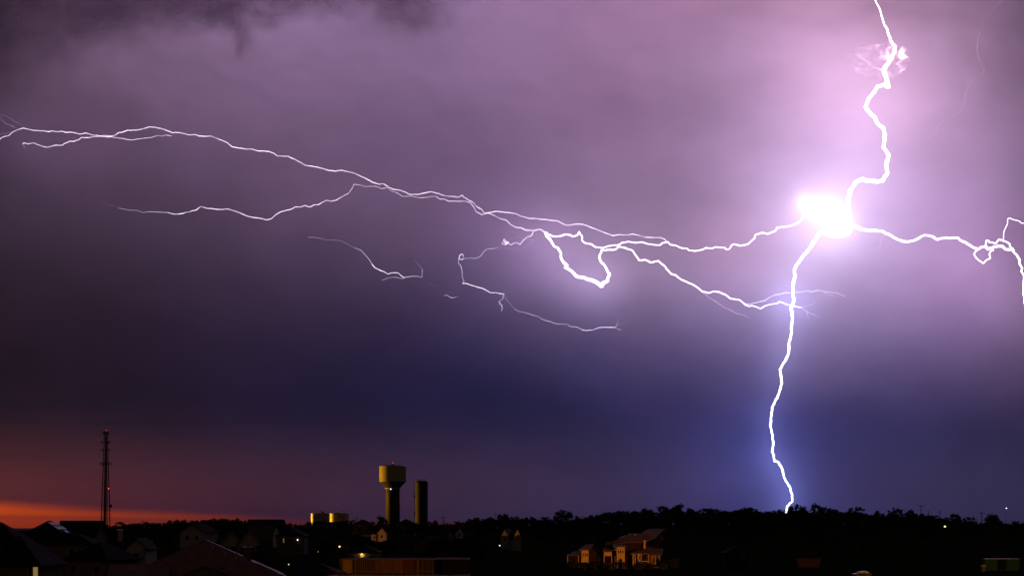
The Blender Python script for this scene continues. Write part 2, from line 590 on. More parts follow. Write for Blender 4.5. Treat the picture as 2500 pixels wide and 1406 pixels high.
for a in [(1850,575,200,(.22,.06,.05)), (1700,608,200,(.02,.02,.02)), (1200,520,185,(.01,.01,.05)), (850,420,160,(.012,.010,.022)), (450,325,110,(.008,.006,.012)), (200,328,95,(.005,.003,.005)), (30,325,85,(.007,.005,.009))]:
    flash(ul, *a)

# twin filament under it, far left
tw = lightning('short lightning filament twisting under the long branch at far left')
bolt('channel', B_THIN, [55,351,59,349,69,352,84,349,90,353,104,358,116,360,135,355,152,355,159,350,171,345,179,346,191,342,199,336,208,337,222,335,238,334,253,331,
  266,332,276,336,304,339,310,341,324,342,350,338,370,336,384,331,394,333,406,330,419,333], [3.5,4,3.6,2.6,2.2,1.4], 85, tw, .7)
bolt('branch', B_DIM, [55,351,58,356,60,363], 1.4, 85, tw)
flash(tw, 116, 358, 80, (.007, .005, .006))

# second left branch, dipping
sl = lightning('thin pink lightning branch dipping in a shallow curve left of centre')
bolt('channel', B_THIN, [1334,572,1329,566,1319,560,1311,561,1302,564,1296,562,1284,562,1273,556,1262,556,1247,549,1237,538,1222,535,1204,525,1191,520,1177,525,1162,517,1157,506,
  1148,495,1134,491,1125,492,1094,491,1084,486,1076,487,1063,479], [6,3.6,3,2.6,2.6,2.6], [110,140,150], sl, .7)
bolt('channel', B_DIM, [1063,479,1045,482,1022,483,1002,479,984,480,969,471,958,468,946,458,933,461,915,455,894,456,884,453,864,450,860,460,851,472], [2.8,2.8], [150,140], sl, .7)
bolt('channel', B_THIN, [851,472,832,482,823,488,810,492,798,489,777,500,768,500,757,506,743,502,732,506,724,505,710,511,687,517,672,525,663,534,652,537,640,534,607,529,584,519,
  555,510,540,512,502,508,490,504,479,513,442,522,425,523,410,519], [2.8,3.2,3.8,3.6,2.8], [140,120,100], sl, .7)
bolt('channel', B_DIM, [410,519,358,517,349,520,335,514,312,513,289,508], [2.6,2,1.2], 100, sl)
bolt('branch', B_FAINTER, [610,502,632,507,655,505,675,496,700,495,730,496], [1,1.3,1], 100, sl)
bolt('branch', B_FAINTER, [240,492,255,497,290,505], [1,1.2], 100, sl)
bolt('branch', B_FAINTER, [178,537,192,533,205,527], [1,1.3,1], 100, sl)
flash(sl, 660, 532, 100, (.006, .004, .006))

# knotted filament
kn = lightning('small knotted lightning filament with a tiny curled tangle, left of bright loop')
bolt('channel', B_THIN, [1302,566,1297,576,1288,578,1277,587,1270,597,1261,592,1255,593,1248,599,1241,593,1234,598], [3.2,3,2.6], 120, kn, .6)
bolt('tangle', B_THIN, [1234,598,1225,595,1229,590,1233,584,1229,584,1231,588,1236,591,1242,590,1238,594,1231,592,1236,597,1234,586], 2.0, 120, kn, .5, 3)
bolt('branch', B_FAINT, [1239,585,1252,583,1262,579,1273,581,1277,586], 1.6, 120, kn)
flash(kn, 1234, 592, 110, (.006, .005, .006))

# bright loop and its right continuation
lp = lightning('bright white lightning branch bending in a deep U-shaped loop at centre')
bolt('channel', B_MAIN, [1332,567,1334,574,1347,591,1353,602,1362,605,1369,616,1369,628,1376,641,1385,648,1379,654,1394,660,1408,676,1422,677,1437,683,1444,683,1457,689,1466,697,
  1470,699,1471,691,1484,686,1484,678,1489,671,1483,662,1477,649,1467,639,1463,628,1469,612], [11,7,7,9,9,10,13,12,8,7,6], [110,80,70,70,110], lp, .8)
bolt('channel', B_MID, [1469,612,1483,610,1501,610,1511,602,1524,605,1544,612,1553,625,1562,636,1575,634,1589,641,1607,637,1623,650,1629,659,1639,669,1648,671,1662,682,1685,692,
  1702,701,1715,712,1730,715,1739,712,1753,712,1774,721,1783,729,1795,730,1807,733,1815,740], [6,6,6,5.5,5], [110,130,130], lp, .8)
bolt('fork', B_THIN, [1815,740,1826,743,1845,739,1867,734,1880,725,1893,719,1904,718,1920,714,1936,715,1970,710,1984,713,1993,709,2008,710,2021,713,2044,715,2064,724], [3,2.6,2.4,2,1.2], [130,90,80], lp, .7)
bolt('fork', B_DIM, [2008,710,2018,718,2036,722], 1.6, 80, lp)
bolt('fork', B_MID, [1815,740,1819,744,1829,748,1836,746,1857,753,1867,747,1884,742,1897,741,1903,736,1912,739,1922,744,1931,745,1944,749,1955,750], [4,3.4,3], [130,90], lp, .7)
bolt('fork', B_DIM, [1955,750,1967,759,1980,765,2004,776], [2,1.2], 90, lp)
bolt('fork', B_DIM, [1955,750,1980,745,1990,737], [1.8,1], 90, lp)
bolt('fork', B_DIM, [1969,760,1972,770,1975,780], [1.6,1], 90, lp)
bolt('fork', B_DIM, [1715,713,1734,728,1760,744,1766,750,1778,754,1798,765,1816,769,1829,777], [2.4,2,1.4], 130, lp, .7)
for a in [(1340,574,110,(.10,.075,.10)), (1478,690,70,(.034,.026,.032)), (1400,668,72,(.008,.007,.010)), (1466,630,105,(.01,.01,.012)), (1600,638,130,(.045,.045,.04)), (1750,713,130,(.02,.03,.045))]:
    flash(lp, *a)

# middle channel joining the loop to the left branch
mc = lightning('jagged lightning channel with a sharp kink above the U-shaped loop')
bolt('channel', B_MID, [1334,570,1339,572,1352,578,1370,576,1381,572,1393,574,1398,578,1408,575,1414,566,1417,573,1422,577,1420,586,1429,594,1444,596,1454,603,1471,606,1483,601,
  1501,598,1506,600,1518,593,1534,590,1552,593,1567,591,1582,596,1611,599,1618,593,1631,591], [6.5,5.5,5,5], [110,140,190], mc, .8)
bolt('spur', B_MID, [1471,606,1468,612], 6, 120, mc)

# isolated filament lower left
iso = lightning('isolated lightning filament with a hooked right end, below left of centre')
bolt('channel', B_FAINT, [753,579,770,580,787,582,793,587,814,586,833,588,845,594,863,604], [2.6,1.6,1.4], 110, iso, .6)
bolt('channel', B_DIM, [863,604,880,610,886,616,901,633,908,645], [1.8,2.8], 110, iso, .6)
bolt('channel', B_THIN, [908,645,916,654,930,661,937,663,947,669,955,666,971,666,979,673,985,677], [3.4,3], 110, iso, .6)
bolt('channel', B_DIM, [985,677,1001,675,1018,674,1030,677,1031,658], [2.8,2.2], 110, iso, .6)
bolt('branch', B_FAINT, [1031,658,1025,651,1019,643,1007,632], [2,1], 110, iso, .6)
bolt('branch', B_DIM, [932,684,947,679,959,676,984,680,990,678], [1.6,2], 110, iso, .6)
bolt('branch', B_FAINTER, [1040,689,1057,696,1062,700,1070,688], [1.6,1], 110, iso)

# lower filament
lf = lightning('faint lightning filament stepping down to a forked tip below the bright loop')
bolt('channel', B_FAINT, [1280,585,1289,584,1306,586,1298,591,1289,597,1278,605,1270,611,1260,610,1245,606,1229,604,1215,604], [1.8,1.8], 110, lf, .6)
bolt('channel', B_DIM, [1215,604,1206,607,1192,607,1182,613,1177,621,1173,626,1159,632,1152,630,1133,631], [2,2.4], 110, lf, .6)
bolt('loop', B_THIN, [1133,631,1128,634,1120,632,1123,623,1127,620,1131,623,1130,629], [3,3,1.6], 110, lf, .5, 3)
bolt('channel', B_DIM, [1120,633,1119,643,1125,648,1128,662,1129,678,1133,687,1129,692], [2.4,2.8], 110, lf, .6)
bolt('channel', B_THIN, [1129,692,1138,692,1156,698,1175,703,1181,705,1196,714,1214,715,1227,718], [3.2,3,3], 110, lf, .6)
bolt('zigzag', B_DIM, [1227,718,1231,716,1229,722,1227,730,1217,737,1222,740,1219,742,1227,745,1223,748,1227,751,1224,759], [2.6,2], 110, lf, .5, 3)
bolt('branch', B_FAINTER, [1224,759,1226,764,1222,774], 1.4, 110, lf)
bolt('channel', B_FAINT, [1229,722,1245,741,1256,755], [1.8,2.2], 110, lf, .6)
bolt('channel', B_DIM, [1256,755,1270,761,1280,762,1306,771,1314,772,1321,778,1337,784,1343,785,1355,790,1373,791,1383,790,1392,797,1410,798,1421,805], [2.2,2.6], 110, lf, .6)
bolt('channel', B_THIN, [1421,805,1431,807,1439,805,1445,806,1460,800,1472,799,1502,799], [3,2.6,2.6], 110, lf, .6)
bolt('fork', B_DIM, [1502,799,1506,794,1509,777], [2.2,1.2], 110, lf)
bolt('fork', B_DIM, [1502,799,1512,805,1517,804], 1.8, 110, lf)
bolt('fork', B_FAINT, [1506,794,1518,792,1538,783], [2,1], 110, lf)
bolt('fork', B_FAINTER, [1488,789,1502,792,1506,794], [1,1.4], 110, lf)
bolt('branch', B_FAINTER, [1123,697,1117,712,1094,715,1074,713], [1.2,1.6,1], 110, lf)
bolt('branch', B_FAINTER, [1094,697,1109,702,1121,687], [1.6,1.2], 110, lf)
bolt('branch', B_FAINTER, [1260,775,1266,781,1273,787], [1,1.4,1], 110, lf)

sp = lightning('tiny detached lightning spark left of the zigzag filament')
bolt('channel', B_DIM, [1083,722,1091,720,1098,725,1105,727,1112,725,1118,725], [1.8,2.4,1.4], 110, sp, .6)

bd = lightning('faint beaded lightning trace curving down the upper right corner')
bolt('channel', B_BEAD, [2452,-6,2444,1,2431,18,2418,28,2400,41,2399,61,2387,100,2385,125,2390,146,2401,169,2403,179,2382,187,2362,215,2352,260,2341,279,2311,291,
  2293,305,2285,323,2262,342], [1.4,1.0,1.5,.9,1.4,1.0,1.3], 200, bd, .8)

# wisp of cloud lit where the bolt passes through it
def wisp_material():
    m = bpy.data.materials.new('cloud_wisp')
    m.use_nodes = True
    n, l = m.node_tree.nodes, m.node_tree.links
    n.clear()
    o = n.new('ShaderNodeOutputMaterial')
    tc = n.new('ShaderNodeTexCoord')
    no = n.new('ShaderNodeTexNoise')
    no.inputs['Scale'].default_value = .05
    no.inputs['Detail'].default_value = 5
    no.inputs['Distortion'].default_value = .25
    l.new(tc.outputs['Object'], no.inputs['Vector'])
    mr = n.new('ShaderNodeMapRange')
    mr.interpolation_type = 'SMOOTHSTEP'
    mr.inputs['From Min'].default_value = .42
    mr.inputs['From Max'].default_value = .78
    mr.inputs['To Max'].default_value = .09
    l.new(no.outputs['Fac'], mr.inputs['Value'])
    a = n.new('ShaderNodeBsdfTranslucent')
    a.inputs['Color'].default_value = (.9, .85, .9, 1)
    b = n.new('ShaderNodeBsdfDiffuse')
    b.inputs['Color'].default_value = (.9, .85, .9, 1)
    mx = n.new('ShaderNodeMixShader')
    l.new(a.outputs[0], mx.inputs[1])
    l.new(b.outputs[0], mx.inputs[2])
    t = n.new('ShaderNodeBsdfTransparent')
    ms = n.new('ShaderNodeMixShader')
    l.new(mr.outputs[0], ms.inputs['Fac'])
    l.new(t.outputs[0], ms.inputs[1])
    l.new(mx.outputs[0], ms.inputs[2])
    l.new(ms.outputs[0], o.inputs['Surface'])
    return m
wm = bpy.data.meshes.new('cloud_wisp')
bm = bmesh.new()
bmesh.ops.create_icosphere(bm, subdivisions=5, radius=1)
for v in bm.verts:
    q = v.co.copy()
    r = 1 + .55 * mnoise.fractal(q * 1.6, 1, 2, 4)
    v.co = Vector((q.x * 58 * r, q.y * 16 * r, q.z * 30 * r))
bm.to_mesh(wm)
bm.free()
for p in wm.polygons:
    p.use_smooth = True
wisp = obj('cloud_wisp', wm, wisp_material())
wisp.location = P(2160, 148, WY - 322)
tag(wisp, 'small ragged wisp of cloud lit white by the bolt near top', 'cloud')

# ------------------------------------------------------------------ trees
def make_crown(seed, wide, low, clumps, leaves):
    r = np.random.default_rng(seed)
    vs, fs = [], []
    cs = []
    while len(cs) < clumps:
        p = r.uniform(-1, 1, 3)
        if p @ p < 1 and p @ p > .12:
            cs.append(p)
    for c in cs:
        c = np.array([c[0] * wide * .42, c[1] * wide * .42, low + (1 - low) * .5 * (1 + c[2] * .86)])
        rad = r.uniform(.07, .16)
        n = int(leaves * (rad / .12) ** 2)
        for _ in range(n):
            d = r.normal(size=3)
            d /= np.linalg.norm(d)
            p = c + d * rad * r.uniform(.35, 1.08) * np.array([1.2, 1.2, .8])
            s = r.uniform(.016, .036)
            a = r.normal(size=3)
            a /= np.linalg.norm(a)
            b = np.cross(a, r.normal(size=3))
            b /= np.linalg.norm(b)
            k = len(vs)
            vs += [p - a * s - b * s * .7, p + a * s - b * s * .6, p + a * s * .9 + b * s * .7, p - a * s * .8 + b * s * .8]
            fs.append((k, k + 1, k + 2, k + 3))
    me = bpy.data.meshes.new('crown')
    me.from_pydata([tuple(v) for v in vs], [], fs)
    me.materials.append(M_LEAF)
    # trunk with limbs up to the clumps
    mb = MB()
    top = low + (1 - low) * .45
    mb.tube([(0, 0, -.06), (.01, 0, low * .6), (.0, .01, top)], [.034, .026, .015], 7)
    for c in cs[:9]:
        e = (c[0] * wide * .38, c[1] * wide * .38, low + (1 - low) * .5 * (1 + c[2] * .8))
        z0 = low * r.uniform(.6, 1.0)
        mb.tube([(0, 0, z0), (e[0] * .5, e[1] * .5, z0 + (e[2] - z0) * .6), e], [.016, .011, .005], 5)
    tm = mb.mesh('trunk')
    tm.materials.append(M_BARK)
    return me, tm

CROWNS = [make_crown(1, 1.15, .10, 30, 62), make_crown(2, .95, .1, 28, 62), make_crown(3, 1.35, .2, 30, 60),
          make_crown(4, .8, .06, 26, 62), make_crown(5, 1.1, .26, 22, 58), make_crown(6, 1.25, .04, 34, 58)]

def tree(label, px, pytop, Y, var=None, wid=1.0, group=None, name='oak_tree'):
    """tree standing on the terrain whose top reaches a pixel row; Y distance"""
    x = (px - 1250) / FPX * Y
    gz = ground_z(x, Y)
    h = EYE + (HZ - pytop) / FPX * Y - gz
    h = max(h, 2.2)
    t = thing(name, label, 'tree', (x, Y, gz), random.uniform(0, 6.28), group)
    t.scale = (h * wid, h * wid, h)
    c, k = CROWNS[random.randrange(6) if var is None else var]
    obj('crown', c, None, t)
    obj('trunk', k, None, t)
    return t

# single crowns that stand out on the skyline: px, top row, distance, variant, width, label
for px, py, Y, v, w, lab in [
    (1375, 1243, 820, 2, 1.0, 'broad round tree rising from the skyline left of the villa roofs'),
    (1622, 1229, 860, 4, .75, 'left of two tall trees side by side on the skyline above the villa'),
    (1655, 1228, 860, 1, .8, 'right of two tall trees side by side on the skyline above the villa'),
    (1682, 1238, 865, 3, .5, 'small tuft of a tree right of the two tall skyline trees'),
    (1828, 1234, 850, 5, .85, 'low rounded tree on the skyline left of where lightning strikes'),
    (1948, 1229, 840, 2, .8, 'dark tree on the skyline just right of the lightning strike'),
    (1996, 1228, 845, 1, .85, 'tallest of the trees right of the lightning strike, its crown gappy'),
    (2024, 1234, 845, 4, .6, 'small skyline tree at the right end of the lightning-strike clump'),
    (2090, 1231, 840, 0, .95, 'large domed tree on the skyline right of the lightning-strike clump'),
    (2140, 1245, 835, 3, .7, 'low skyline tree between the domed tree and the utility pole'),
    (2186, 1238, 830, 2, .75, 'flat-topped skyline tree left of the tallest right-hand utility pole'),
    (2222, 1242, 830, 1, .7, 'bushy skyline tree touching the tallest right-hand utility pole'),
    (2330, 1251, 760, 5, .8, 'round bush-like tree above the amber lamp at right'),
    (2366, 1256, 740, 0, .8, 'rounded tree left of the utility pole near the right edge'),
    (2425, 1253, 720, 3, 1.0, 'pointed tree between the right-edge utility pole and the tall lamp'),
    (2478, 1269, 720, 5, .8, 'low tree at the far right edge under the tall lamp'),
    (932, 1258, 800, 1, .75, 'dark round tree in front of the foot of the big water tower'),
    (566, 1262, 780, 0, .5, 'left of two small round trees on the skyline left of the long roof'),
    (581, 1263, 780, 3, .5, 'right of two small round trees on the skyline left of the long roof'),
    (1160, 1258, 800, 4, .7, 'skyline tree left of the thin pole with an aerial mast'),
    (1236, 1253, 805, 3, .8, 'pointed skyline tree right of the thin pole with an aerial mast'),
]:
    tree(lab, px, py, Y, v, w)

def stretch(px):
    """which stretch of the ridge a tree stands on, by what can be found beside it"""
    for lim, t in ((430, 'right of the lattice mast'), (620, 'left of the long flat-ridged building'), (770, 'between the long flat-ridged building and the storage tanks'),
                   (940, 'between the storage tanks and the big water tower'), (1130, 'around the foot of the standpipe'), (1370, 'between the standpipe and the broad round tree'),
                   (1610, 'above the villa, left of the two tall trees'), (1915, 'between the two tall trees and the lightning strike'),
                   (2240, 'between the lightning strike and the tallest utility pole'), (9999, 'right of the tallest utility pole')):
        if px < lim:
            return t
PROF_X = [245, 300, 380, 440, 500, 560, 600, 700, 745, 762, 800, 860, 905, 950, 1045, 1090, 1125, 1160, 1205, 1240, 1290, 1340, 1375, 1420, 1455, 1500, 1560, 1600, 1640,
          1690, 1760, 1830, 1870, 1900, 1930, 2030, 2045, 2090, 2120, 2180, 2220, 2260, 2300, 2350, 2390, 2450, 2520]
PROF_Y = [1276, 1275, 1271, 1266, 1263, 1265, 1268, 1275, 1276, 1270, 1269, 1268, 1274, 1272, 1272, 1276, 1268, 1262, 1259, 1258, 1258, 1263, 1262, 1259, 1251, 1244, 1241, 1244, 1244,
          1242, 1240, 1238, 1243, 1243, 1244, 1242, 1246, 1248, 1251, 1249, 1248, 1252, 1258, 1266, 1273, 1273, 1274]
px = 250.0
while px < 2530:
    py = lerp(px, PROF_X, PROF_Y)
    Y = lerp(px, [250, 1100, 1500, 2250, 2530], [760, 800, 860, 850, 720]) + random.uniform(-30, 30)
    tree('dark skyline tree in the close row ' + stretch(px), px, py + random.choice((-3.5, -1, 0, 1, 2, 3, 5)) + random.uniform(-1, 1.5), Y, None, random.uniform(.65, 1.2), 'skyline trees ' + stretch(px))
    px += random.uniform(11, 19)
# second rank in front and below, slopes, and between the houses
scrub = []
px = 260.0
while px < 2530:
    py = lerp(px, PROF_X, PROF_Y)
    Y = lerp(px, [250, 1100, 1500, 2250, 2530], [640, 690, 740, 730, 620]) + random.uniform(-40, 40)
    x = (px - 1250) / FPX * Y
    gz = ground_z(x, Y)
    h = max(2.2, EYE + (HZ - py - random.uniform(4, 10)) / FPX * Y - gz)
    scrub.append((x, Y, gz, h, random.uniform(.9, 1.2), random.uniform(0, 6.28), random.randrange(6)))
    px += random.uniform(11, 18)
# the wood below the skyline row reads as one black mass: one object
vv, ff, base_i = [], [], 0
for x, y, z, h, w, r, k in scrub:
    me = CROWNS[k][0]
    co = np.empty(len(me.vertices) * 3, dtype=np.float32)
    me.vertices.foreach_get('co', co)
    co = co.reshape(-1, 3)
    c_r, s_r = math.cos(r), math.sin(r)
    vv.append(np.stack([(co[:, 0] * c_r - co[:, 1] * s_r) * h * w + x, (co[:, 0] * s_r + co[:, 1] * c_r) * h * w + y, co[:, 2] * h + z], 1))
    nq = len(me.polygons)
    ff.append(np.arange(base_i, base_i + nq * 4, dtype=np.int32))
    base_i += nq * 4
vv = np.concatenate(vv)
ff = np.concatenate(ff)
wm_ = bpy.data.meshes.new('wood')
wm_.vertices.add(len(vv))
wm_.vertices.foreach_set('co', vv.astype(np.float32).ravel())
wm_.loops.add(len(ff))
wm_.loops.foreach_set('vertex_index', ff)
wm_.polygons.add(len(ff) // 4)
wm_.polygons.foreach_set('loop_start', np.arange(0, len(ff), 4, dtype=np.int32))
wm_.update(calc_edges=True)
wood = obj('wood', wm_, M_LEAF)
wood['kind'] = 'stuff'
tag(wood, 'black wood filling the slope just below the skyline trees', 'wood')
for i in range(75):
    px = random.uniform(1180, 2500)
    Y = random.uniform(500, 690)
    if 1370 < px < 1860 and Y < 520:
        continue
    tree('unlit tree on the black slope ' + ('left of the villa' if px < 1440 else 'behind the villa' if px < 1700 else 'below the lightning strike' if px < 2080 else 'below the utility poles at right'), px, random.uniform(1282, 1318) if Y > 580 else random.uniform(1300, 1330), Y, None, random.uniform(.9, 1.2), 'slope trees ' + ('left of the villa' if px < 1440 else 'behind the villa' if px < 1700 else 'below the strike' if px < 2080 else 'at far right'))

for i in range(46):
    px = random.uniform(-30, 1180)
    Y = random.uniform(215, 470)
    if 690 < px < 1180 and Y < 300:
        Y += 110
    tree('black tree among unlit houses ' + ('left of the near brown hip roof' if px < 420 else 'above the near brown hip roof' if px < 700 else 'above the half-built building'), px, lerp(Y, [215, 300, 470], [1338, 1322, 1298]) + random.uniform(-8, 8), Y, None, random.uniform(.8, 1.1), 'trees among the dark houses, ' + ('left' if px < 420 else 'middle' if px < 700 else 'right'))

# ------------------------------------------------------------------ houses
def window(parent, x, y, z, w, h, lit=None, m_frame=None):
    """framed window on a front wall whose face is at y; parts: frame bars and pane"""
    f = MB()
    b = .09
    f.box(x - w / 2 - b, x + w / 2 + b, y - .07, y + .05, z - b, z)
    f.box(x - w / 2 - b, x + w / 2 + b, y - .07, y + .05, z + h, z + h + b)
    f.box(x - w / 2 - b, x - w / 2, y - .07, y + .05, z, z + h)
    f.box(x + w / 2, x + w / 2 + b, y - .07, y + .05, z, z + h)
    wo_ = f.build('window', m_frame or M_SIDING, parent)
    MB().box(x - w / 2, x + w / 2, y - .03, y + .03, z, z + h).build('pane', lit or M_GLASS, wo_)
    return wo_

def roof_mesh(kind, w, d, hw, hr, ov=.5, t=.22, ridge=None):
    mb = MB()
    X, D = w / 2 + ov, d / 2 + ov
    k = hr / (min(w, d) / 2) if kind == 'hip' else (hr / (d / 2) if kind == 'gable_x' else hr / (w / 2))
    e = hw - k * ov + t
    top = hw + hr + t
    if kind == 'gable_x':
        mb.slab([(-X, -D, e), (X, -D, e), (X, 0, top), (-X, 0, top)], t)
        mb.slab([(X, D, e), (-X, D, e), (-X, 0, top - .004), (X, 0, top - .004)], t)
    elif kind == 'gable_y':
        mb.slab([(-X, D, e), (-X, -D, e), (0, -D, top), (0, D, top)], t)
        mb.slab([(X, -D, e), (X, D, e), (0, D, top - .004), (0, -D, top - .004)], t)
    else:
        if w >= d:
            r = max((w - d) / 2, .15) if ridge is None else ridge
            a, b = (-r, 0, top), (r, 0, top)
            mb.slab([(-X, -D, e), (X, -D, e), b, a], t)
            mb.slab([(X, D, e), (-X, D, e), a, b], t)
            mb.slab([(X, -D, e), (X, D, e), b], t)
            mb.slab([(-X, D, e), (-X, -D, e), a], t)
        else:
            r = max((d - w) / 2, .15) if ridge is None else ridge
            a, b = (0, -r, top), (0, r, top)
            mb.slab([(-X, -D, e), (X, -D, e), a], t)
            mb.slab([(X, D, e), (-X, D, e), b], t)
            mb.slab([(X, -D, e), (X, D, e), b, a], t)
            mb.slab([(-X, D, e), (-X, -D, e), a, b], t)
    return mb

def house(label, px, pyr, Y, w, d, hw, hr, rot=0, kind='hip', wall=M_BRICK, roof=M_SHINGLE, wins=(), chimney=None, door=None, group='houses of the dark neighbourhood', fascia=None, name='house'):
    """ridge at pixel row pyr, distance Y; sizes in metres; base follows from the height"""
    top = P(px, pyr, Y)
    gz = ground_z(top.x, top.y)
    base = top.z - hw - hr - .22
    t = thing(name, label, 'house', (top.x, top.y, base), math.radians(rot), group)
    lo = min(0, gz - base) - .4
    mb = MB()
    mb.box(-w / 2, w / 2, -d / 2, d / 2, lo, hw)
    if kind == 'gable_y':
        for s in (-1, 1):
            y0 = s * d / 2
            mb.add([(-w / 2, y0, hw), (w / 2, y0, hw), (0, y0, hw + hr), (-w / 2, y0 - s * .2, hw), (w / 2, y0 - s * .2, hw), (0, y0 - s * .2, hw + hr)],
                   [(0, 1, 2), (5, 4, 3), (0, 2, 5, 3), (1, 4, 5, 2)])
    if kind == 'gable_x':
        for s in (-1, 1):
            x0 = s * w / 2
            mb.add([(x0, -d / 2, hw), (x0, d / 2, hw), (x0, 0, hw + hr), (x0 - s * .2, -d / 2, hw), (x0 - s * .2, d / 2, hw), (x0 - s * .2, 0, hw + hr)],
                   [(0, 1, 2), (5, 4, 3), (0, 2, 5, 3), (1, 4, 5, 2)])
    mb.build('wall', wall, t)
    rf = roof_mesh(kind, w, d, hw, hr).build('roof', roof, t)
    if fascia is not None and kind != 'gable_y':
        k = hr / ((min(w, d) if kind == 'hip' else d) / 2)
        e = hw - k * .5
        MB().box(-w / 2 - .52, w / 2 + .52, -d / 2 - .56, -d / 2 - .503, e - .03, e + .2).build('fascia', fascia, rf)
    if kind == 'gable_y' and fascia is not None:
        k = hr / (w / 2)
        X, D = w / 2 + .5, d / 2 + .5
        e = hw - k * .5
        for s in (-1, 1):
            MB().add([(s * X, -D - .05, e), (s * X, -D - .05, e + .22), (0, -D - .05, hw + hr + .22), (0, -D - .05, hw + hr),
                      (s * X, -D - .003, e), (s * X, -D - .003, e + .22), (0, -D - .003, hw + hr + .22), (0, -D - .003, hw + hr)],
                     [(0, 1, 2, 3), (7, 6, 5, 4), (0, 4, 5, 1), (3, 2, 6, 7), (1, 5, 6, 2), (0, 3, 7, 4)]).build('bargeboard', fascia, rf)
    for wi in wins:
        window(t, wi[0], -d / 2, wi[1], wi[2], wi[3], wi[4] if len(wi) > 4 else None)
    if door is not None:
        dr = MB().box(door - .5, door + .5, -d / 2 - .06, -d / 2 + .05, .1, 2.2).build('door', M_DOOR, t)
        MB().tube([(door + .35, -d / 2 - .07, 1.1), (door + .35, -d / 2 - .14, 1.1)], .03).build('handle', M_METAL, dr)
    if chimney is not None:
        cx, cy, cw, ch = chimney
        c = MB().box(cx - cw / 2, cx + cw / 2, cy - cw / 2, cy + cw / 2, hw * .9, hw + hr + ch).build('chimney', wall, rf)
        MB().box(cx - cw / 2 - .1, cx + cw / 2 + .1, cy - cw / 2 - .1, cy + cw / 2 + .1, hw + hr + ch, hw + hr + ch + .15).build('chimney_cap', M_METAL, c)
    return t

house('dark hip-roofed house cut by the left edge, one window lit yellow', -55, 1274, 230, 16, 8, 6.0, 3.0, 0, 'hip', M_BRICK, M_SHINGLE,
      [(5.9, 4.5, .55, .5, E_HOT), (2.5, 4.2, 1, 1.3)])
hs = house('dark house at far left with pale solar panels on its roof', 121, 1270, 250, 7.6, 9, 5.2, 2.6, 0, 'hip', M_BRICK, M_SHINGLE,
      [(-3.0, 3.6, .5, .5, E_HOT), (1.0, 3.4, .9, 1.1)])
house('long dark ridge-roofed house left of the lattice mast', 200, 1270, 275, 7.4, 9, 5.5, 2.6, 0, 'gable_x', M_BRICK, M_SHINGLE, [(-1, 3.3, .8, 1.1), (2, 3.3, .8, 1.1)])
house('low brown house below the solar-panelled roof, its wall dimly lit', 158, 1299, 215, 9.5, 6, 3.0, 1.4, 0, 'hip', M_BRICK, M_SHINGLE, [(-2, 1.2, .8, 1.0), (2, 1.2, .8, 1.0)])
house('near dark house at lower left with two dim yellow windows', 55, 1306, 150, 6.0, 8, 5.6, 2.6, 0, 'hip', M_BRICK, M_SHINGLE, [(2.2, 4.2, .32, 1.0, None), (2.75, 4.2, .5, 1.2, emit('dim_window', (1, .7, .2), .22))])
house('dark house with a pale chimney right of the lattice mast', 322, 1303, 245, 6.6, 8, 4.8, 2.0, 0, 'gable_x', M_SIDING, M_SHINGLE, [(1.0, 3.0, .8, 1.1), (-1.2, 3.0, .8, 1.1)], (-1.4, -2.2, .7, .9))
house('small dark house with a brown gable, left of the big foreground roof', 345, 1312, 225, 3.0, 6, 3.6, 1.3, 0, 'gable_y', M_SIDING, M_SHINGLE, [(0, 1.8, .7, .9)])
house('far small house with a bluish roof slope above the big foreground roof', 486, 1278, 420, 8.0, 8, 4.0, 2.2, -18, 'gable_y', M_SIDING, M_SHINGLE, [(-1.5, 1.8, .9, 1.1), (1.5, 1.8, .9, 1.1)])
house('left of two dim narrow gabled houses above the big foreground roof', 558, 1296, 330, 4.6, 8, 4.0, 2.6, 22, 'gable_y', M_SIDING, M_SHINGLE, [(0, 2.2, .8, 1.1)], fascia=M_SIDING)
house('right of two dim narrow gabled houses above the big foreground roof', 600, 1294, 330, 4.6, 8, 4.0, 2.8, 22, 'gable_y', M_SIDING, M_SHINGLE, [(0, 2.2, .8, 1.1)], fascia=M_SIDING)
house('long flat-ridged building on the skyline left of the storage tanks', 650, 1267, 560, 13.4, 9, 5.0, 1.8, 0, 'gable_x', M_BRICK, M_SHINGLE, [(-4, 2, 1, 1.3), (0, 2, 1, 1.3), (4, 2, 1, 1.3)])
house('small house with a white gable end below the long flat-ridged building', 692, 1280, 470, 3.2, 7, 3.4, 2.8, -30, 'gable_y', M_PALE, M_SHINGLE, [(0, 1.8, .7, 1)])
ph = house('low house with a small white porch light left of the storage tanks', 714, 1289, 390, 7.4, 8, 3.2, 1.7, 0, 'hip', M_BRICK, M_SHINGLE, [(-1.8, 1.2, .35, 1.2, emit('dim_window2', (1, .7, .2), .12)), (.3, 1.0, 1.2, 1.2)], door=1.4)
house('dark hip-roofed house on the skyline between the tanks and the water tower', 886, 1267, 690, 9.5, 9, 4.6, 2.2, 0, 'hip', M_BRICK, M_SHINGLE, [(-2, 2, 1, 1.2), (2, 2, 1, 1.2)])
house('dark hip-roofed house on the skyline between the two water towers', 992, 1266, 700, 9.0, 9, 4.6, 2.2, 0, 'hip', M_BRICK, M_SHINGLE, [(-2, 2, 1, 1.2), (2, 2, 1, 1.2)])
house('house with a small yellowish gable below the big water tower', 934, 1289, 560, 2.9, 6, 4.2, 1.7, 0, 'gable_y', M_PALE, M_SHINGLE, [(0, 2.4, .7, 1.0)], fascia=M_TRIM)
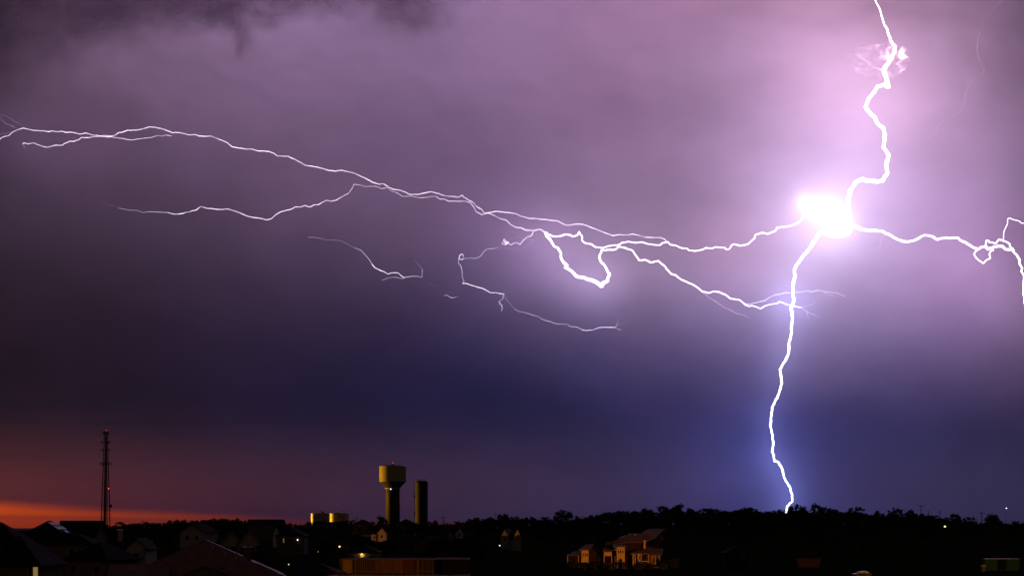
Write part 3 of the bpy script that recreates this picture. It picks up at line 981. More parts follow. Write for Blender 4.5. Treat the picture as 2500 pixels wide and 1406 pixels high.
house('low yellowish wing joined to the small gable below the water tower', 919, 1296, 562, 3.6, 5, 3.2, .9, 0, 'gable_x', M_PALE, M_SHINGLE, [(-.5, 1.4, .7, .9)])
house('smaller and dimmer of two small lit gables right of the water towers', 1097, 1296, 600, 2.6, 6, 4.0, 2.2, 10, 'gable_y', M_SIDING, M_SHINGLE, [(.2, 3.2, .6, 1.1)], fascia=M_SIDING)
house('brighter of two small lit gables right of the water towers', 1122, 1290, 600, 2.8, 6, 4.6, 1.9, 0, 'gable_y', M_PALE, M_SHINGLE, [(0, 3.4, .65, 1.4)], fascia=M_TRIM)
house('left half of a twin-gabled tan house in dark trees, gable narrower', 1238, 1289, 525, 3.4, 6, 4.6, 3.0, -14, 'gable_y', M_SIDING, M_SHINGLE, [(0, 3.2, .5, .9)])
house('right half of a twin-gabled tan house, two thin windows in its gable', 1258, 1289, 520, 3.0, 6, 4.8, 3.0, 14, 'gable_y', M_SIDING, M_SHINGLE, [(-.35, 3.6, .35, 1.4), (.4, 3.6, .35, 1.4)])
house('unlit house with a dull bluish roof right of the amber and white lamps', 1058, 1307, 400, 8.0, 8, 3.6, 2.6, -35, 'gable_y', M_BRICK, M_SHINGLE, [(-1.5, 1.6, .8, 1.1), (1.5, 1.6, .8, 1.1)])
eh = house('dark house with a small yellow-lit entrance under the white lamp', 888, 1328, 330, 7.0, 8, 2.8, 1.5, 0, 'hip', M_BRICK, M_SHINGLE, [(-2.2, 1.0, .9, 1.0), (2.2, 1.0, .9, 1.0)])
house('dark house at the bottom with two slim brightly lit windows', 775, 1372, 245, 8.0, 8, 3.2, 1.6, 0, 'hip', M_BRICK, M_SHINGLE, [(.75, 1.35, .35, .95, E_HOT), (1.22, 1.35, .4, .95, E_HOT), (-2, 1.2, .8, 1.1)])
house('dim brown house behind the right wing of the villa', 1795, 1333, 415, 6.8, 7, 3.0, 1.6, 0, 'hip', mat('dark_brick', (.03, .018, .014), .9), M_SHINGLE, [(-1.2, 1, .8, 1.1), (1.6, 1, .8, 1.1)])
house('unlit house half hidden in trees between the storage tanks and the amber lamp', 820, 1298, 430, 8, 8, 3.4, 2.0, 12, 'hip', M_BRICK, M_SHINGLE, [(-2, 1.2, .9, 1.1), (2, 1.2, .9, 1.1)])
house('unlit house left of the near brown hip roof, below the pale chimney', 250, 1322, 205, 7.0, 8, 3.6, 2.2, -20, 'hip', M_BRICK, M_SHINGLE, [(-2, 1.6, .9, 1.1), (2, 1.6, .9, 1.1)])

# lit entrance of the house under the white lamp
MB().box(-.9, .9, -4.9, -4.02, 2.55, 2.7).build('porch_roof', M_SHINGLE, eh)
MB().box(-.55, .55, -4.06, -3.95, .1, 2.3).build('door', mat('yellow_door', (.5, .38, .16), .6), eh)
pl = bpy.data.lights.new('porch_lamp_light', 'POINT'); pl.energy = 35; pl.color = (1, .7, .25); pl.shadow_soft_size = .1
plo = bpy.data.objects.new('porch_lamp_light', pl); plo.location = (0, -4.45, 2.35); COL.objects.link(plo); plo.parent = eh
MB().box(-.12, .12, -4.55, -4.35, 2.42, 2.5).build('porch_lamp', E_AMBER, eh)
MB().lathe([(.02, 0), (.16, .04), (.16, .2), (.05, .26)], 10, (2.05, -4.2, 1.85)).build('porch_light', E_WHITE, ph)

# solar panels on the right-hand hip of the far-left house, one object each
X0, E0, TOP0 = 7.6 / 2 + .5, 5.2 - (2.6 / 3.8) * .5 + .22, 5.2 + 2.6 + .22
k0 = (TOP0 - E0) / X0
pan = MB().box(-.8, .8, -.5, .5, 0, .05).mesh('solar_panel'); pan.materials.append(M_PANEL)
tilt = math.atan(k0)
for i, (r, c) in enumerate([(0, 0), (0, 1), (0, 2), (1, 0), (1, 1), (1, 2), (2, 1)]):
    o = obj('solar_panel', pan, None, hs)
    xx = 1.0 + r * 1.05
    o.location = (xx, -2.2 + c * 1.7 + (.4 if r == 2 else 0), TOP0 - k0 * xx + .1)
    o.rotation_euler = (0, tilt, PI / 2 * 0)
    o.scale = (.58, 1.6, 1)

# ---- big near house with brown hip roof
BY = 165.0
ap = P(484, 1319, BY - 4)
sc = BY / FPX
base = ap.z - 10.2
near = thing('house', 'big near house with brown hip roof and shining right edge, lower left', 'house', (ap.x, BY, base), math.radians(11.5), 'houses of the dark neighbourhood')
MB().box(-9.2, 8.6, -3.4, 12, -1.0, 5.6).build('wall', M_BRICK, near)
zt = 10.2
rb_ = MB()
e_ = 5.9
rb_.slab([(-10.0, -6.2, e_), (9.4, -6.2, e_), (0, -2, zt)], .2)
rf_near = rb_.build('roof', M_SHINGLE_R, near)
MB().slab([(9.4, -6.2, e_), (9.4, 14, e_), (0, 9, zt), (0, -2, zt - .003)], .2).build('roof_slope', mat('wet_dark_shingle', (.03, .028, .032), .38, .3, 2, .5, 0, .2), near)
MB().slab([(-10.0, 14, e_), (-10.0, -6.2, e_), (0, -2, zt - .003), (0, 9, zt)], .2).build('roof_slope', M_SHINGLE_R, near)
MB().slab([(9.4, 14, e_), (-10, 14, e_), (0, 9, zt - .004)], .2).build('roof_slope', M_SHINGLE, near)
# metal flashing along the right hip, lit by the storm
fl = MB()
a_, b_ = Vector((0.05, -2.05, zt + .03)), Vector((9.4, -6.25, e_ + .03))
dirv = (b_ - a_)
MB().tube([a_ + dirv * .0, a_ + dirv * .5], .085, 8).build('hip_flashing', M_METAL, rf_near)
MB().tube([a_ + dirv * .62, a_ + dirv * .86], .06, 8).build('hip_flashing', M_METAL, rf_near)
MB().tube([a_ + dirv * .90, a_ + dirv * .99], .05, 8).build('hip_flashing', M_METAL, rf_near)
MB().tube([Vector((-.05, -2.05, zt + .02)), Vector((-10, -6.25, e_ + .02))], .07, 8).build('hip_cap', M_SHINGLE_R, rf_near)
for q in (.12, .27, .40, .47):
    p = a_ + dirv * q + Vector((-.35, -.55, -.55))
    v = MB().lathe([(.09, 0), (.09, .22), (.13, .24), (.13, .32), (.03, .36)], 10).build('roof_vent', M_METAL, rf_near)
    v.location = p
ch = MB().box(4.3, 5.2, -3.6, -2.8, 6.5, 9.4).build('chimney', M_BRICK, near)
MB().box(4.2, 5.3, -3.7, -2.7, 9.4, 9.52).build('chimney_cap', M_METAL, ch)
# front dormer gable on the camera side
MB().slab([(-3.6, -7.6, 6.1), (0.1, -7.6, 7.55), (0.1, -4.0, 7.62), (-3.6, -4.0, 6.1)], .16).build('dormer_roof', M_SHINGLE_R, near)
MB().slab([(3.8, -7.6, 6.1), (3.8, -4.0, 6.1), (0.1, -4.0, 7.6), (0.1, -7.6, 7.53)], .16).build('dormer_roof', M_SHINGLE_R, near)
MB().add([(-3.2, -7.2, 4.2), (3.4, -7.2, 4.2), (3.4, -7.2, 6.0), (.1, -7.2, 7.3), (-3.2, -7.2, 6.0),
          (-3.2, -3.5, 4.2), (3.4, -3.5, 4.2), (3.4, -3.5, 6.0), (.1, -3.5, 7.3), (-3.2, -3.5, 6.0)],
         [(0, 1, 2, 3, 4), (9, 8, 7, 6, 5), (0, 5, 6, 1), (1, 6, 7, 2), (4, 9, 5, 0)]).build('dormer_wall', M_BRICK, near)
MB().box(-3.4, 3.7, -7.9, -7.22, 5.1, 5.45).build('dormer_ledge', M_SHINGLE, near)
# lower left wing
lw = MB()
lw.slab([(-10.6, -8.5, 5.9), (-3.9, -8.5, 5.9), (-3.9, -4.5, 7.55), (-10.6, -4.5, 7.55)], .18)
lw.slab([(-3.9, -.5, 5.9), (-10.6, -.5, 5.9), (-10.6, -4.5, 7.546), (-3.9, -4.5, 7.546)], .18)
lw.build('wing_roof', M_SHINGLE_R, near)
MB().box(-10.0, -4.2, -8.0, -.9, -1, 5.85).build('wing_wall', M_BRICK, near)
window(near, -7.5, -8.0, 4.6, .55, .9, None, mat('orange_lit_frame', (.8, .5, .2), .7))  # orange light on the frame put into its colour

# ---- villa on the right, lit by the sodium light
VY = 430.0
s_ = VY / FPX
def vx(px): return (px - 1505) * s_
def vz(py): return (1388 - py) * s_
vb = P(1505, 1388, VY)
villa = thing('villa', 'sprawling tan villa with arched entry tower, its front lit orange', 'house', (vb.x, VY, vb.z), 0)
def vbox(name, p0, p1, q0, q1, y0, y1, m, par=None):
    return MB().box(vx(p0), vx(p1), y0, y1, vz(q1), vz(q0)).build(name, m, par or villa)
# entry tower with a real arch: jambs, arch ring, wall above
def arch_wall(x0, x1, z1, xa0, xa1, zs, y0, y1, wins, wz0, wz1):
    mb = MB()
    r = (xa1 - xa0) / 2
    cx = (xa0 + xa1) / 2
    N = 10
    arc = [(cx - r * math.cos(PI * i / N), zs + r * math.sin(PI * i / N)) for i in range(N + 1)]
    def wall(poly):
        n = len(poly)
        vs = [(p[0], y0, p[1]) for p in poly] + [(p[0], y1, p[1]) for p in poly]
        fs = [tuple(range(n)), tuple(range(2 * n - 1, n - 1, -1))] + [(i, i + n, (i + 1) % n + n, (i + 1) % n) for i in range(n)]
        mb.add(vs, fs)
    wall([(x0, -.6), (xa0, -.6), (xa0, zs), (x0, zs)])
    wall([(xa1, -.6), (x1, -.6), (x1, zs), (xa1, zs)])
    zt_ = zs + r + .15
    for i in range(N):
        a, b = arc[i], arc[i + 1]
        wall([a, b, (b[0], zt_), (a[0], zt_)])
    wall([(x0, zs), (xa0, zs), (xa0, zt_), (x0, zt_)])
    wall([(xa1, zs), (x1, zs), (x1, zt_), (xa1, zt_)])
    wall([(x0, zt_), (x1, zt_), (x1, wz0), (x0, wz0)])
    xs = [x0] + [v for w in wins for v in w] + [x1]
    for i in range(0, len(xs), 2):
        wall([(xs[i], wz0), (xs[i + 1], wz0), (xs[i + 1], wz1), (xs[i], wz1)])
    wall([(x0, wz1), (x1, wz1), (x1, z1), (x0, z1)])
    return mb
w2 = [(vx(1506), vx(1508.4)), (vx(1510.8), vx(1513.2)), (vx(1516), vx(1518.4))]
arch_wall(vx(1502.5), vx(1522), vz(1334.5), vx(1506.5), vx(1515.5), vz(1366), -5.2, -4.8, w2, vz(1349), vz(1342)).build('tower_wall', M_STUCCO, villa)
vbox('tower_body', 1502.6, 1521.9, 1334.6, 1392, -3.6, 0, M_STUCCO)
MB().box(vx(1521.5), vx(1522), -4.8, -3.6, -.6, vz(1334.6)).build('tower_wall', M_STUCCO, villa)
MB().box(vx(1502.5), vx(1503), -4.8, -3.6, -.6, vz(1334.6)).build('tower_wall', M_STUCCO, villa)
for a, b in w2:
    MB().box(a, b, -5.0, -4.96, vz(1349), vz(1342)).build('window', M_GLASS, villa)
vbox('door', 1507, 1515, 1364, 1390, -3.7, -3.61, M_DOOR)
vbox('fascia', 1494, 1517.6, 1332.2, 1334.2, -6.0, -5.8, M_TRIM)
MB().slab([(vx(1494), -6.0, vz(1332)), (vx(1526), -6.0, vz(1332)), (vx(1526), 2, vz(1326)), (vx(1494), 2, vz(1326))], .2).build('tower_roof', M_TILE, villa)
# balcony bay left of it
vbox('balcony_wall', 1472, 1491.5, 1346, 1356, -4.2, -3.9, M_STUCCO)
vbox('bay_wall', 1472, 1503, 1345, 1392, -1.4, 0, mat('shaded_villa_wall', (.022, .010, .007), .9))  # shade on the villa's darker walls put into this colour
vbox('fascia', 1469, 1488, 1343, 1345, -4.9, -4.7, M_TRIM)
vbox('fascia', 1497.5, 1503, 1339, 1341, -4.9, -4.7, M_TRIM)
MB().slab([(vx(1468.5), -4.9, vz(1343.2)), (vx(1494), -4.9, vz(1343.2)), (vx(1502), 1, vz(1336)), (vx(1474), 1, vz(1336))], .2).build('bay_roof', M_TILE, villa)
for a in (1471.5, 1490.3, 1498.5):
    vbox('post', a, a + 1.8, 1356, 1391, -4.15, -3.95, M_STUCCO)
for q in (1373.5, 1377.5):
    vbox('rail', 1473.3, 1502, q, q + 1, -4.1, -4.0, M_SIDING)
# left small tower and pavilion
w1 = [(vx(1421.5), vx(1424)), (vx(1426.5), vx(1429)), (vx(1431.5), vx(1434))]
t1 = MB()
t1.box(vx(1418.5), vx(1436), -2.2, -1.8, vz(1372), vz(1356.5))
t1.box(vx(1418.5), vx(1436), -2.2, -1.8, vz(1350), vz(1342.5))
xs1 = [vx(1418.5)] + [v for w in w1 for v in w] + [vx(1436)]
for i in range(0, len(xs1), 2):
    t1.box(xs1[i], xs1[i + 1], -2.2, -1.8, vz(1356.5), vz(1350))
t1.build('tower_wall', M_STUCCO, villa)
for a, b in w1:
    MB().box(a, b, -2.0, -1.96, vz(1356.5), vz(1350)).build('window', M_GLASS, villa)
vbox('tower_body', 1418.6, 1435.9, 1342.6, 1372, -1.8, 3, M_STUCCO)
vbox('fascia', 1411, 1432, 1340.3, 1342.2, -2.9, -2.7, M_TRIM)
MB().slab([(vx(1410.5), -2.9, vz(1340.5)), (vx(1438), -2.9, vz(1340.5)), (vx(1452), 4, vz(1327)), (vx(1432), 4, vz(1329))], .2).build('tower_roof', M_TILE, villa)
vbox('fascia', 1381.5, 1411.7, 1354.5, 1356, -3.6, -3.4, M_TRIM)
MB().slab([(vx(1381), -3.6, vz(1354.6)), (vx(1419), -3.6, vz(1354.6)), (vx(1419), 3, vz(1343)), (vx(1402), 3, vz(1346))], .2).build('pavilion_roof', M_TILE, villa)
for a in (1384, 1410.5):
    vbox('post', a, a + 1.6, 1356, 1388, -3.3, -3.1, M_STUCCO)
vbox('pavilion_wall', 1388, 1418, 1356, 1388, 0, .3, mat('shaded_villa_wall', (.022, .010, .007), .9))
vbox('link_wall', 1436, 1472, 1340, 1392, .5, .9, mat('shaded_villa_wall', (.022, .010, .007), .9))
# right porch wing
vbox('fascia', 1536, 1575.5, 1349, 1351, -5.4, -5.2, M_TRIM)
MB().slab([(vx(1535.5), -5.4, vz(1349.2)), (vx(1581), -5.4, vz(1349.2)), (vx(1598), 2, vz(1332)), (vx(1560), 2, vz(1336))], .2).build('wing_roof', M_TILE, villa)
pw = MB()
for a, b in ((1541.5, 1544.3), (1546.5, 1548.8), (1553.5, 1563)):
    pw.box(vx(a), vx(b), -4.4, -4.1, vz(1379), vz(1351.2))
pw.build('porch_wall', M_STUCCO, villa)
vbox('window', 1544.3, 1546.5, 1354, 1375, -4.25, -4.22, M_GLASS)
vbox('window', 1548.8, 1553.5, 1354, 1375, -4.25, -4.22, M_GLASS)
MB().tube([(vx(1552), -4.6, vz(1377)), (vx(1560), -4.6, vz(1354))], .09, 6).build('brace', M_WOOD, villa)
for a in (1561.5, 1578):
    vbox('post', a, a + 1.5, 1351.2, 1379, -5.15, -4.95, M_STUCCO)
for q in (1368, 1374):
    vbox('rail', 1563.2, 1578, q, q + .9, -5.1, -5.0, M_TRIM)
vbox('wing_wall', 1524, 1580, 1352, 1392, -.6, 0, mat('shaded_villa_wall', (.022, .010, .007), .9))
# far right porch columns
for a, b in ((1589, 1591.5), (1596.5, 1599.5), (1607.5, 1609.5)):
    vbox('post', a, b, 1354, 1377, -2.4, -2.1, M_SIDING)
vbox('porch_beam', 1587, 1611, 1352.6, 1354, -2.5, -2.0, M_SIDING)
vbox('end_wall', 1585, 1612, 1353, 1392, .4, .8, M_BRICK)
MB().slab([(vx(1580), -2.8, vz(1352.6)), (vx(1614), -2.8, vz(1352.6)), (vx(1622), 3, vz(1338)), (vx(1592), 3, vz(1338))], .2).build('end_roof', M_TILE, villa)
# main roofs
MB().slab([(vx(1477), .5, vz(1331)), (vx(1530), .5, vz(1322)), (vx(1576), .5, vz(1322)), (vx(1572), 8, vz(1301)), (vx(1540), 8, vz(1301.5))], .25).build('main_roof', M_TILE, villa)
MB().slab([(vx(1570), 2, vz(1322)), (vx(1600), 2, vz(1312)), (vx(1637), 13, vz(1289.5)), (vx(1592), 13, vz(1290.5)), (vx(1572), 8.02, vz(1300.6))], .25).build('main_roof', M_TILE, villa)
MB().slab([(vx(1584), .2, vz(1333)), (vx(1608), .2, vz(1333)), (vx(1627), 7, vz(1313)), (vx(1606), 7, vz(1316))], .25).build('rear_roof', M_SHINGLE, villa)
MB().slab([(vx(1600), 1.8, vz(1313)), (vx(1650), 13, vz(1306)), (vx(1637), 13.02, vz(1289.8))], .25).build('rear_roof', M_SHINGLE, villa)
vbox('main_wall', 1480, 1580, 1322, 1392, 1.2, 8, mat('shaded_villa_wall', (.022, .010, .007), .9))
chv = MB().box(vx(1571), vx(1575.5), -.5, .4, vz(1340), vz(1320)).build('chimney', M_STUCCO, villa)
MB().box(vx(1570), vx(1578), -.7, .6, vz(1320), vz(1319)).build('chimney_cap', M_TRIM, chv)
# metal strips put in as bright arcs of light on ridge tiles; vents
def vtube(name, pts, r, m):
    MB().tube([(vx(a), y, vz(b)) for a, b, y in pts], r, 8).build(name, m, villa)
vtube('ridge_glint', [(1517, 1312.8, 5.0), (1522, 1310, 5.6), (1531, 1307.2, 6.6)], .10, M_METAL)
vtube('ridge_glint', [(1609.5, 1302.3, 8), (1615, 1299, 8.6), (1623, 1297.2, 9)], .11, M_METAL)
vtube('ridge_glint', [(1634, 1292, 12.6), (1638.5, 1289, 13)], .08, M_METAL)
for a, b, y in ((1541, 1306, 6.4), (1555, 1306.5, 6.4), (1621, 1314, 6.5)):
    MB().lathe([(.12, 0), (.12, .2), (.2, .24), (.2, .34), (.02, .4)], 10, (vx(a), y, vz(b))).build('roof_vent', M_METAL, villa)

# shrubs in front of the villa
for px, py, Y, lab in [(1400, 1369, 415, 'dark shrub in front of the left pavilion of the villa'), (1428, 1373, 413, 'dark shrub under the small three-windowed tower of the villa'),
                       (1455, 1378, 410, 'dark shrub between the two towers of the villa'), (1494, 1391, 405, 'low dark shrub left of the arched entry'),
                       (1531, 1385, 408, 'dark shrub right of the arched entry'), (1556, 1388, 405, 'low dark shrub below the porch railing'),
                       (1584, 1386, 406, 'dark shrub between the porch and the far columns'), (1618, 1379, 410, 'dark shrub at the right end of the villa'),
                       (1650, 1360, 420, 'dark bush right of the villa')]:
    tree(lab, px, py, Y, 5, 1.5, None, 'shrub')

# ---- half-built timber building in front
CY = 262.0
c_ = CY / FPX
cb = P(988, 1363, CY)
cg = ground_z(cb.x, CY)
half = thing('unfinished_building', 'low half-built timber building with bare studs and panels, lit dim orange', 'building', (cb.x, CY, cg), 0)
def cx_(px): return (px - 988) * c_
H = cb.z - cg
M_OSB = mat('oriented_strand_board', (.085, .042, .02), .9, .25, 2.5, .1, 0, .1)
M_OSB2 = mat('red_house_wrap', (.06, .022, .012), .9, .2, 2, .1)
M_STUD = mat('raw_timber', (.11, .065, .032), .9, .2, 4, .1)
M_YEL = mat('yellow_sheathing', (.17, .12, .03), .9, .2, 2, .1)
MB().box(cx_(830), cx_(1060), -.3, 9, H - .14, H - .02).build('top_plate', M_STUD, half)
MB().box(cx_(1060.3), cx_(1146), -.2, 9, H - .12, H + .0).build('top_plate', mat('plate_pink', (.10, .055, .045), .8, .2, 3, .2), half)
MB().box(cx_(830), cx_(1146), -.1, 9, 0, .3).build('slab', mat('concrete_slab', (.12, .11, .1), .9), half)
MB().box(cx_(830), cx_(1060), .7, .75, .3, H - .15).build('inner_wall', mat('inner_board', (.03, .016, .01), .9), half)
for a, b, m in ((837, 858.5, M_YEL), (916, 925, M_OSB), (926, 957, M_OSB), (958, 985, M_OSB), (985.6, 1010, M_OSB2)):
    MB().box(cx_(a), cx_(b), -.05 + random.uniform(0, .03), .03, .7, H - .2).build('panel', m, half)
for a in (830, 834.5, 859.5, 866, 874, 879, 884, 889.5, 895, 901, 907, 912.5, 1012, 1018, 1022, 1032, 1044, 1057):
    MB().box(cx_(a), cx_(a) + (.1 if a not in (866, 1018) else .25), -.02, .09, .3, H - .15).build('stud', M_STUD, half)
for a, b in ((895, 884), (1028, 1040)):
    MB().tube([(cx_(a), -.07, .8), (cx_(b), -.07, H - .4)], .04, 6).build('brace', M_STUD, half)
MB().box(cx_(836), cx_(915), -.06, .04, 1.0, 1.1).build('bottom_rail', M_STUD, half)
MB().box(cx_(1016), cx_(1058), -.03, .06, 1.0, 1.1).build('bottom_rail', M_STUD, half)
MB().box(cx_(1062), cx_(1144), 8.4, 8.6, .3, H - .13).build('back_wall', mat('darkened_board', (.006, .005, .004), .95), half)  # darkness of the open right bay put into the board colour
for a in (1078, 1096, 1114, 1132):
    MB().box(cx_(a), cx_(a) + .1, 5.9, 6.0, .3, H - .13).build('stud', mat('shaded_timber', (.02, .012, .008), .9), half)  # same studs, darkened to stand in for the bay's shade
for a in (925, 947, 983):
    MB().box(cx_(a), cx_(a) + .08, -1.6, -1.5, -.2, 1.5).build('stake', M_STUD, half)

# ------------------------------------------------------------------ towers and tanks
TY = 950.0
k_ = TY / FPX
wt = P(959, 1192, TY)
wg = ground_z(wt.x, TY)
tower = thing('water_tower', 'big mushroom-shaped water tower with cream tank on a thick stem', 'water tower', (wt.x, TY, wg))
def tz(py): return EYE + (HZ - py) * k_ - wg
R, Rs = 33 * k_, 16.8 * k_
MB().lathe([(Rs * 1.02, -1), (Rs, tz(1196)), (Rs, tz(1193.6))], 64).build('stem', M_TANK2, tower, True)
MB().lathe([(Rs + .55, tz(1193.5)), (Rs + .6, tz(1190.6))], 64).build('collar', M_TANK, tower)
MB().lathe([(Rs + .2, tz(1190.5)), (R - .35, tz(1175.8))], 64).build('cone', M_TANK2, tower)
tk = MB().lathe([(R - .1, tz(1175.7)), (R, tz(1175)), (R, tz(1138)), (R - .6, tz(1136.6))], 72).build('tank', M_TANK, tower)
MB().lathe([(R - .7, tz(1136.6)), (R * .75, tz(1136.1)), (R * .25, tz(1135.2)), (.3, tz(1134.9))], 48).build('tank_roof', M_TANK2, tower)
MB().lathe([(1.1, tz(1135.4)), (1.1, tz(1132.8)), (.4, tz(1132.2))], 16).build('roof_hatch', M_STEEL, tower)
MB().tube([(0, 0, tz(1133)), (0, 0, tz(1129.2))], .12).build('mast', M_STEEL, tower)
MB().lathe([(.05, 0), (.26, .15), (.26, .45), (.06, .6)], 12, (0, 0, tz(1130.2))).build('beacon', E_RED, tower)
rail = MB()
for j in range(24):
    t = 2 * PI * j / 24
    rail.tube([(R * .55 * math.cos(t), R * .55 * math.sin(t), tz(1136)), (R * .55 * math.cos(t), R * .55 * math.sin(t), tz(1133.5))], .05, 4)
rail.build('railing', M_STEEL, tower)
MB().lathe([(.05, 0), (.36, .2), (.36, .5), (.1, .7)], 10, (-1.0, -Rs - .5, tz(1195.2))).build('stem_lamp', E_WHITE, tower)

sp_ = P(1029, 1272, TY + 6)
sg = ground_z(sp_.x, TY + 6)
stand = thing('standpipe', 'tall plain cylindrical standpipe right of the mushroom water tower', 'water tower', (sp_.x, TY + 6, sg))
Rp = 15.6 * k_
def pz(py): return EYE + (HZ - py) / FPX * (TY + 6) - sg
MB().lathe([(Rp, -1), (Rp, pz(1177)), (Rp * .93, pz(1174.4)), (Rp * .6, pz(1172.6)), (.3, pz(1171.6))], 56).build('shell', M_TANK2, stand, False)
rl = MB()
for j in range(10):
    t = PI * .75 + j * PI * 1.1 / 9
    p = (Rp * .8 * math.cos(t), Rp * .8 * math.sin(t), pz(1173.8))
    rl.tube([p, (p[0], p[1], pz(1169.6))], .07, 4)
rl.tube([(Rp * .8 * math.cos(PI * .75 + j * PI * 1.1 / 9), Rp * .8 * math.sin(PI * .75 + j * PI * 1.1 / 9), pz(1169.6)) for j in range(10)], .07, 4)
rl.build('railing', M_STEEL, stand)
MB().tube([(-Rp - .7, -.6, pz(1180)), (-Rp - .7, -.6, 0)], .28, 8).build('riser_pipe', M_STEEL, stand)
for q in (1214, 1255):
    MB().lathe([(.75, 0), (.75, 1.4)], 10, (-Rp - .8, -.6, pz(q))).build('ladder_landing', M_STEEL, stand)
MB().tube([(-Rp - .75, -.6, pz(1180)), (-Rp - .75, -.6, pz(1170))], .12, 6).build('vent_pipe', M_STEEL, stand)

for px, TK, lab, hx in ((781.5, 926.0, 'left one of two squat cream storage tanks behind the trees', .35), (828.5, 944.0, 'right one of two squat cream storage tanks behind the trees', -.3)):
    b = P(px, 1272, TK)
    bg = ground_z(b.x, TK)
    t = thing('storage_tank', lab, 'storage tank', (b.x, TK, bg), 0, 'cream storage tanks by the water towers')
    Rt = (22 if px < 800 else 23.2) * (TK / FPX)
    zt_ = EYE + (HZ - 1252.5) * (TK / FPX) - bg
    MB().lathe([(Rt, -1), (Rt, zt_ - .1), (Rt - .2, zt_)], 64).build('shell', M_TANK, t)
    MB().lathe([(Rt - .25, zt_), (Rt * .5, zt_ + .25), (.3, zt_ + .4)], 40).build('roof', M_TANK2, t)
    for q in range(1, 4):
        MB().lathe([(Rt + .02, zt_ * q / 4), (Rt + .06, zt_ * q / 4 + .05), (Rt + .02, zt_ * q / 4 + .1)], 64).build('seam', M_TANK2, t)
    rr = MB()
    for j in range(7):
        a = -PI * .9 + j * PI * .8 / 6 + (.2 if px > 800 else 0)
        p = (hx * -4 + 3 * math.cos(a), 3 * math.sin(a), zt_ + .3)
        rr.tube([p, (p[0], p[1], zt_ + 1.6)], .06, 4)
    rr.tube([(hx * -4 + 3 * math.cos(-PI * .9 + j * PI * .8 / 6 + (.2 if px > 800 else 0)), 3 * math.sin(-PI * .9 + j * PI * .8 / 6 + (.2 if px > 800 else 0)), zt_ + 1.6) for j in range(7)], .06, 4)
    rr.build('railing', M_STEEL, t)
    MB().box(hx * 5 - .7, hx * 5 + .7, -.8, .8, zt_ + .2, zt_ + 1.3).build('hatch', M_STEEL, t)

# floodlight of the tank yard: behind the trees left of the tanks
fx, fy = -206.0, 982.0
fz = ground_z(fx, fy)
fl_ = thing('floodlight', 'low sodium floodlight hidden by trees left of the storage tanks', 'lamp', (fx, fy, fz))
MB().tube([(0, 0, -.3), (0, 0, 4.6)], .12, 8).build('pole', M_STEEL, fl_)
MB().box(-.25, .25, -.4, .4, 4.6, 5.1).build('head', M_STEEL, fl_)
MB().box(.26, .30, -.35, .35, 4.65, 5.05).build('lens', E_AMBER, fl_)
sl_ = bpy.data.lights.new('floodlight_lamp', 'SPOT')
sl_.energy = 9.2e5
sl_.color = (1.0, .50, .03)
sl_.spot_size = math.radians(75)
sl_.spot_blend = .5
sl_.shadow_soft_size = 3.0
slo = bpy.data.objects.new('floodlight_lamp', sl_)
slo.location = (.6, 0, 5.0)
slo.rotation_euler = (Vector((wt.x, TY, 36)) - Vector((fx, fy, fz + 5))).to_track_quat('-Z', 'Y').to_euler()
COL.objects.link(slo)
slo.parent = fl_

# unseen mast added far behind the camera: dim sodium fill on walls facing us
mx_, my_ = -170.0, -420.0
mast = thing('fill_light_mast', 'added tall sodium fill-light mast behind the viewpoint', 'lamp', (mx_, my_, 0))
MB().tube([(0, 0, -.5), (0, 0, 32)], [.4, .2], 10).build('pole', M_STEEL, mast)
MB().box(-1.6, 1.6, -.4, .2, 32, 32.8).build('head', M_STEEL, mast)
MB().box(-1.5, 1.5, .21, .25, 32.1, 32.7).build('lens', E_AMBER, mast)
ml = bpy.data.lights.new('mast_fill_lamp', 'POINT')
ml.energy = 1.6e5
ml.color = (1.0, .40, .05)
ml.shadow_soft_size = 1.2
mlo = bpy.data.objects.new('mast_fill_lamp', ml)
mlo.location = (0, 1.6, 32.4)
COL.objects.link(mlo)
mlo.parent = mast

# road lamp below the bottom of the picture that lights the villa and the half-built house
rl_ = thing('street_lamp', 'sodium road lamp below the view, facing the villa', 'street lamp', (120, 180, ground_z(120, 180)), 0)
MB().tube([(0, 0, -.3), (0, 0, 4.0)], .1, 8).build('pole', M_STEEL, rl_)
MB().box(-.3, .3, -.25, .15, 4.0, 4.4).build('lamp_hood', M_STEEL, rl_)
MB().box(-.25, .25, .16, .2, 4.05, 4.35).build('bulb', E_AMBER, rl_)
rs = bpy.data.lights.new('road_lamp', 'SPOT')
rs.energy = 1.15e6
rs.color = (1.0, .31, .018)
rs.spot_size = math.radians(12)
rs.spot_blend = .45
rs.shadow_soft_size = .3
rso = bpy.data.objects.new('road_lamp', rs)
rso.location = (0, .5, 4.2)
rso.rotation_euler = Vector((-97, 250, 2)).to_track_quat('-Z', 'Y').to_euler()
COL.objects.link(rso)
rso.parent = rl_

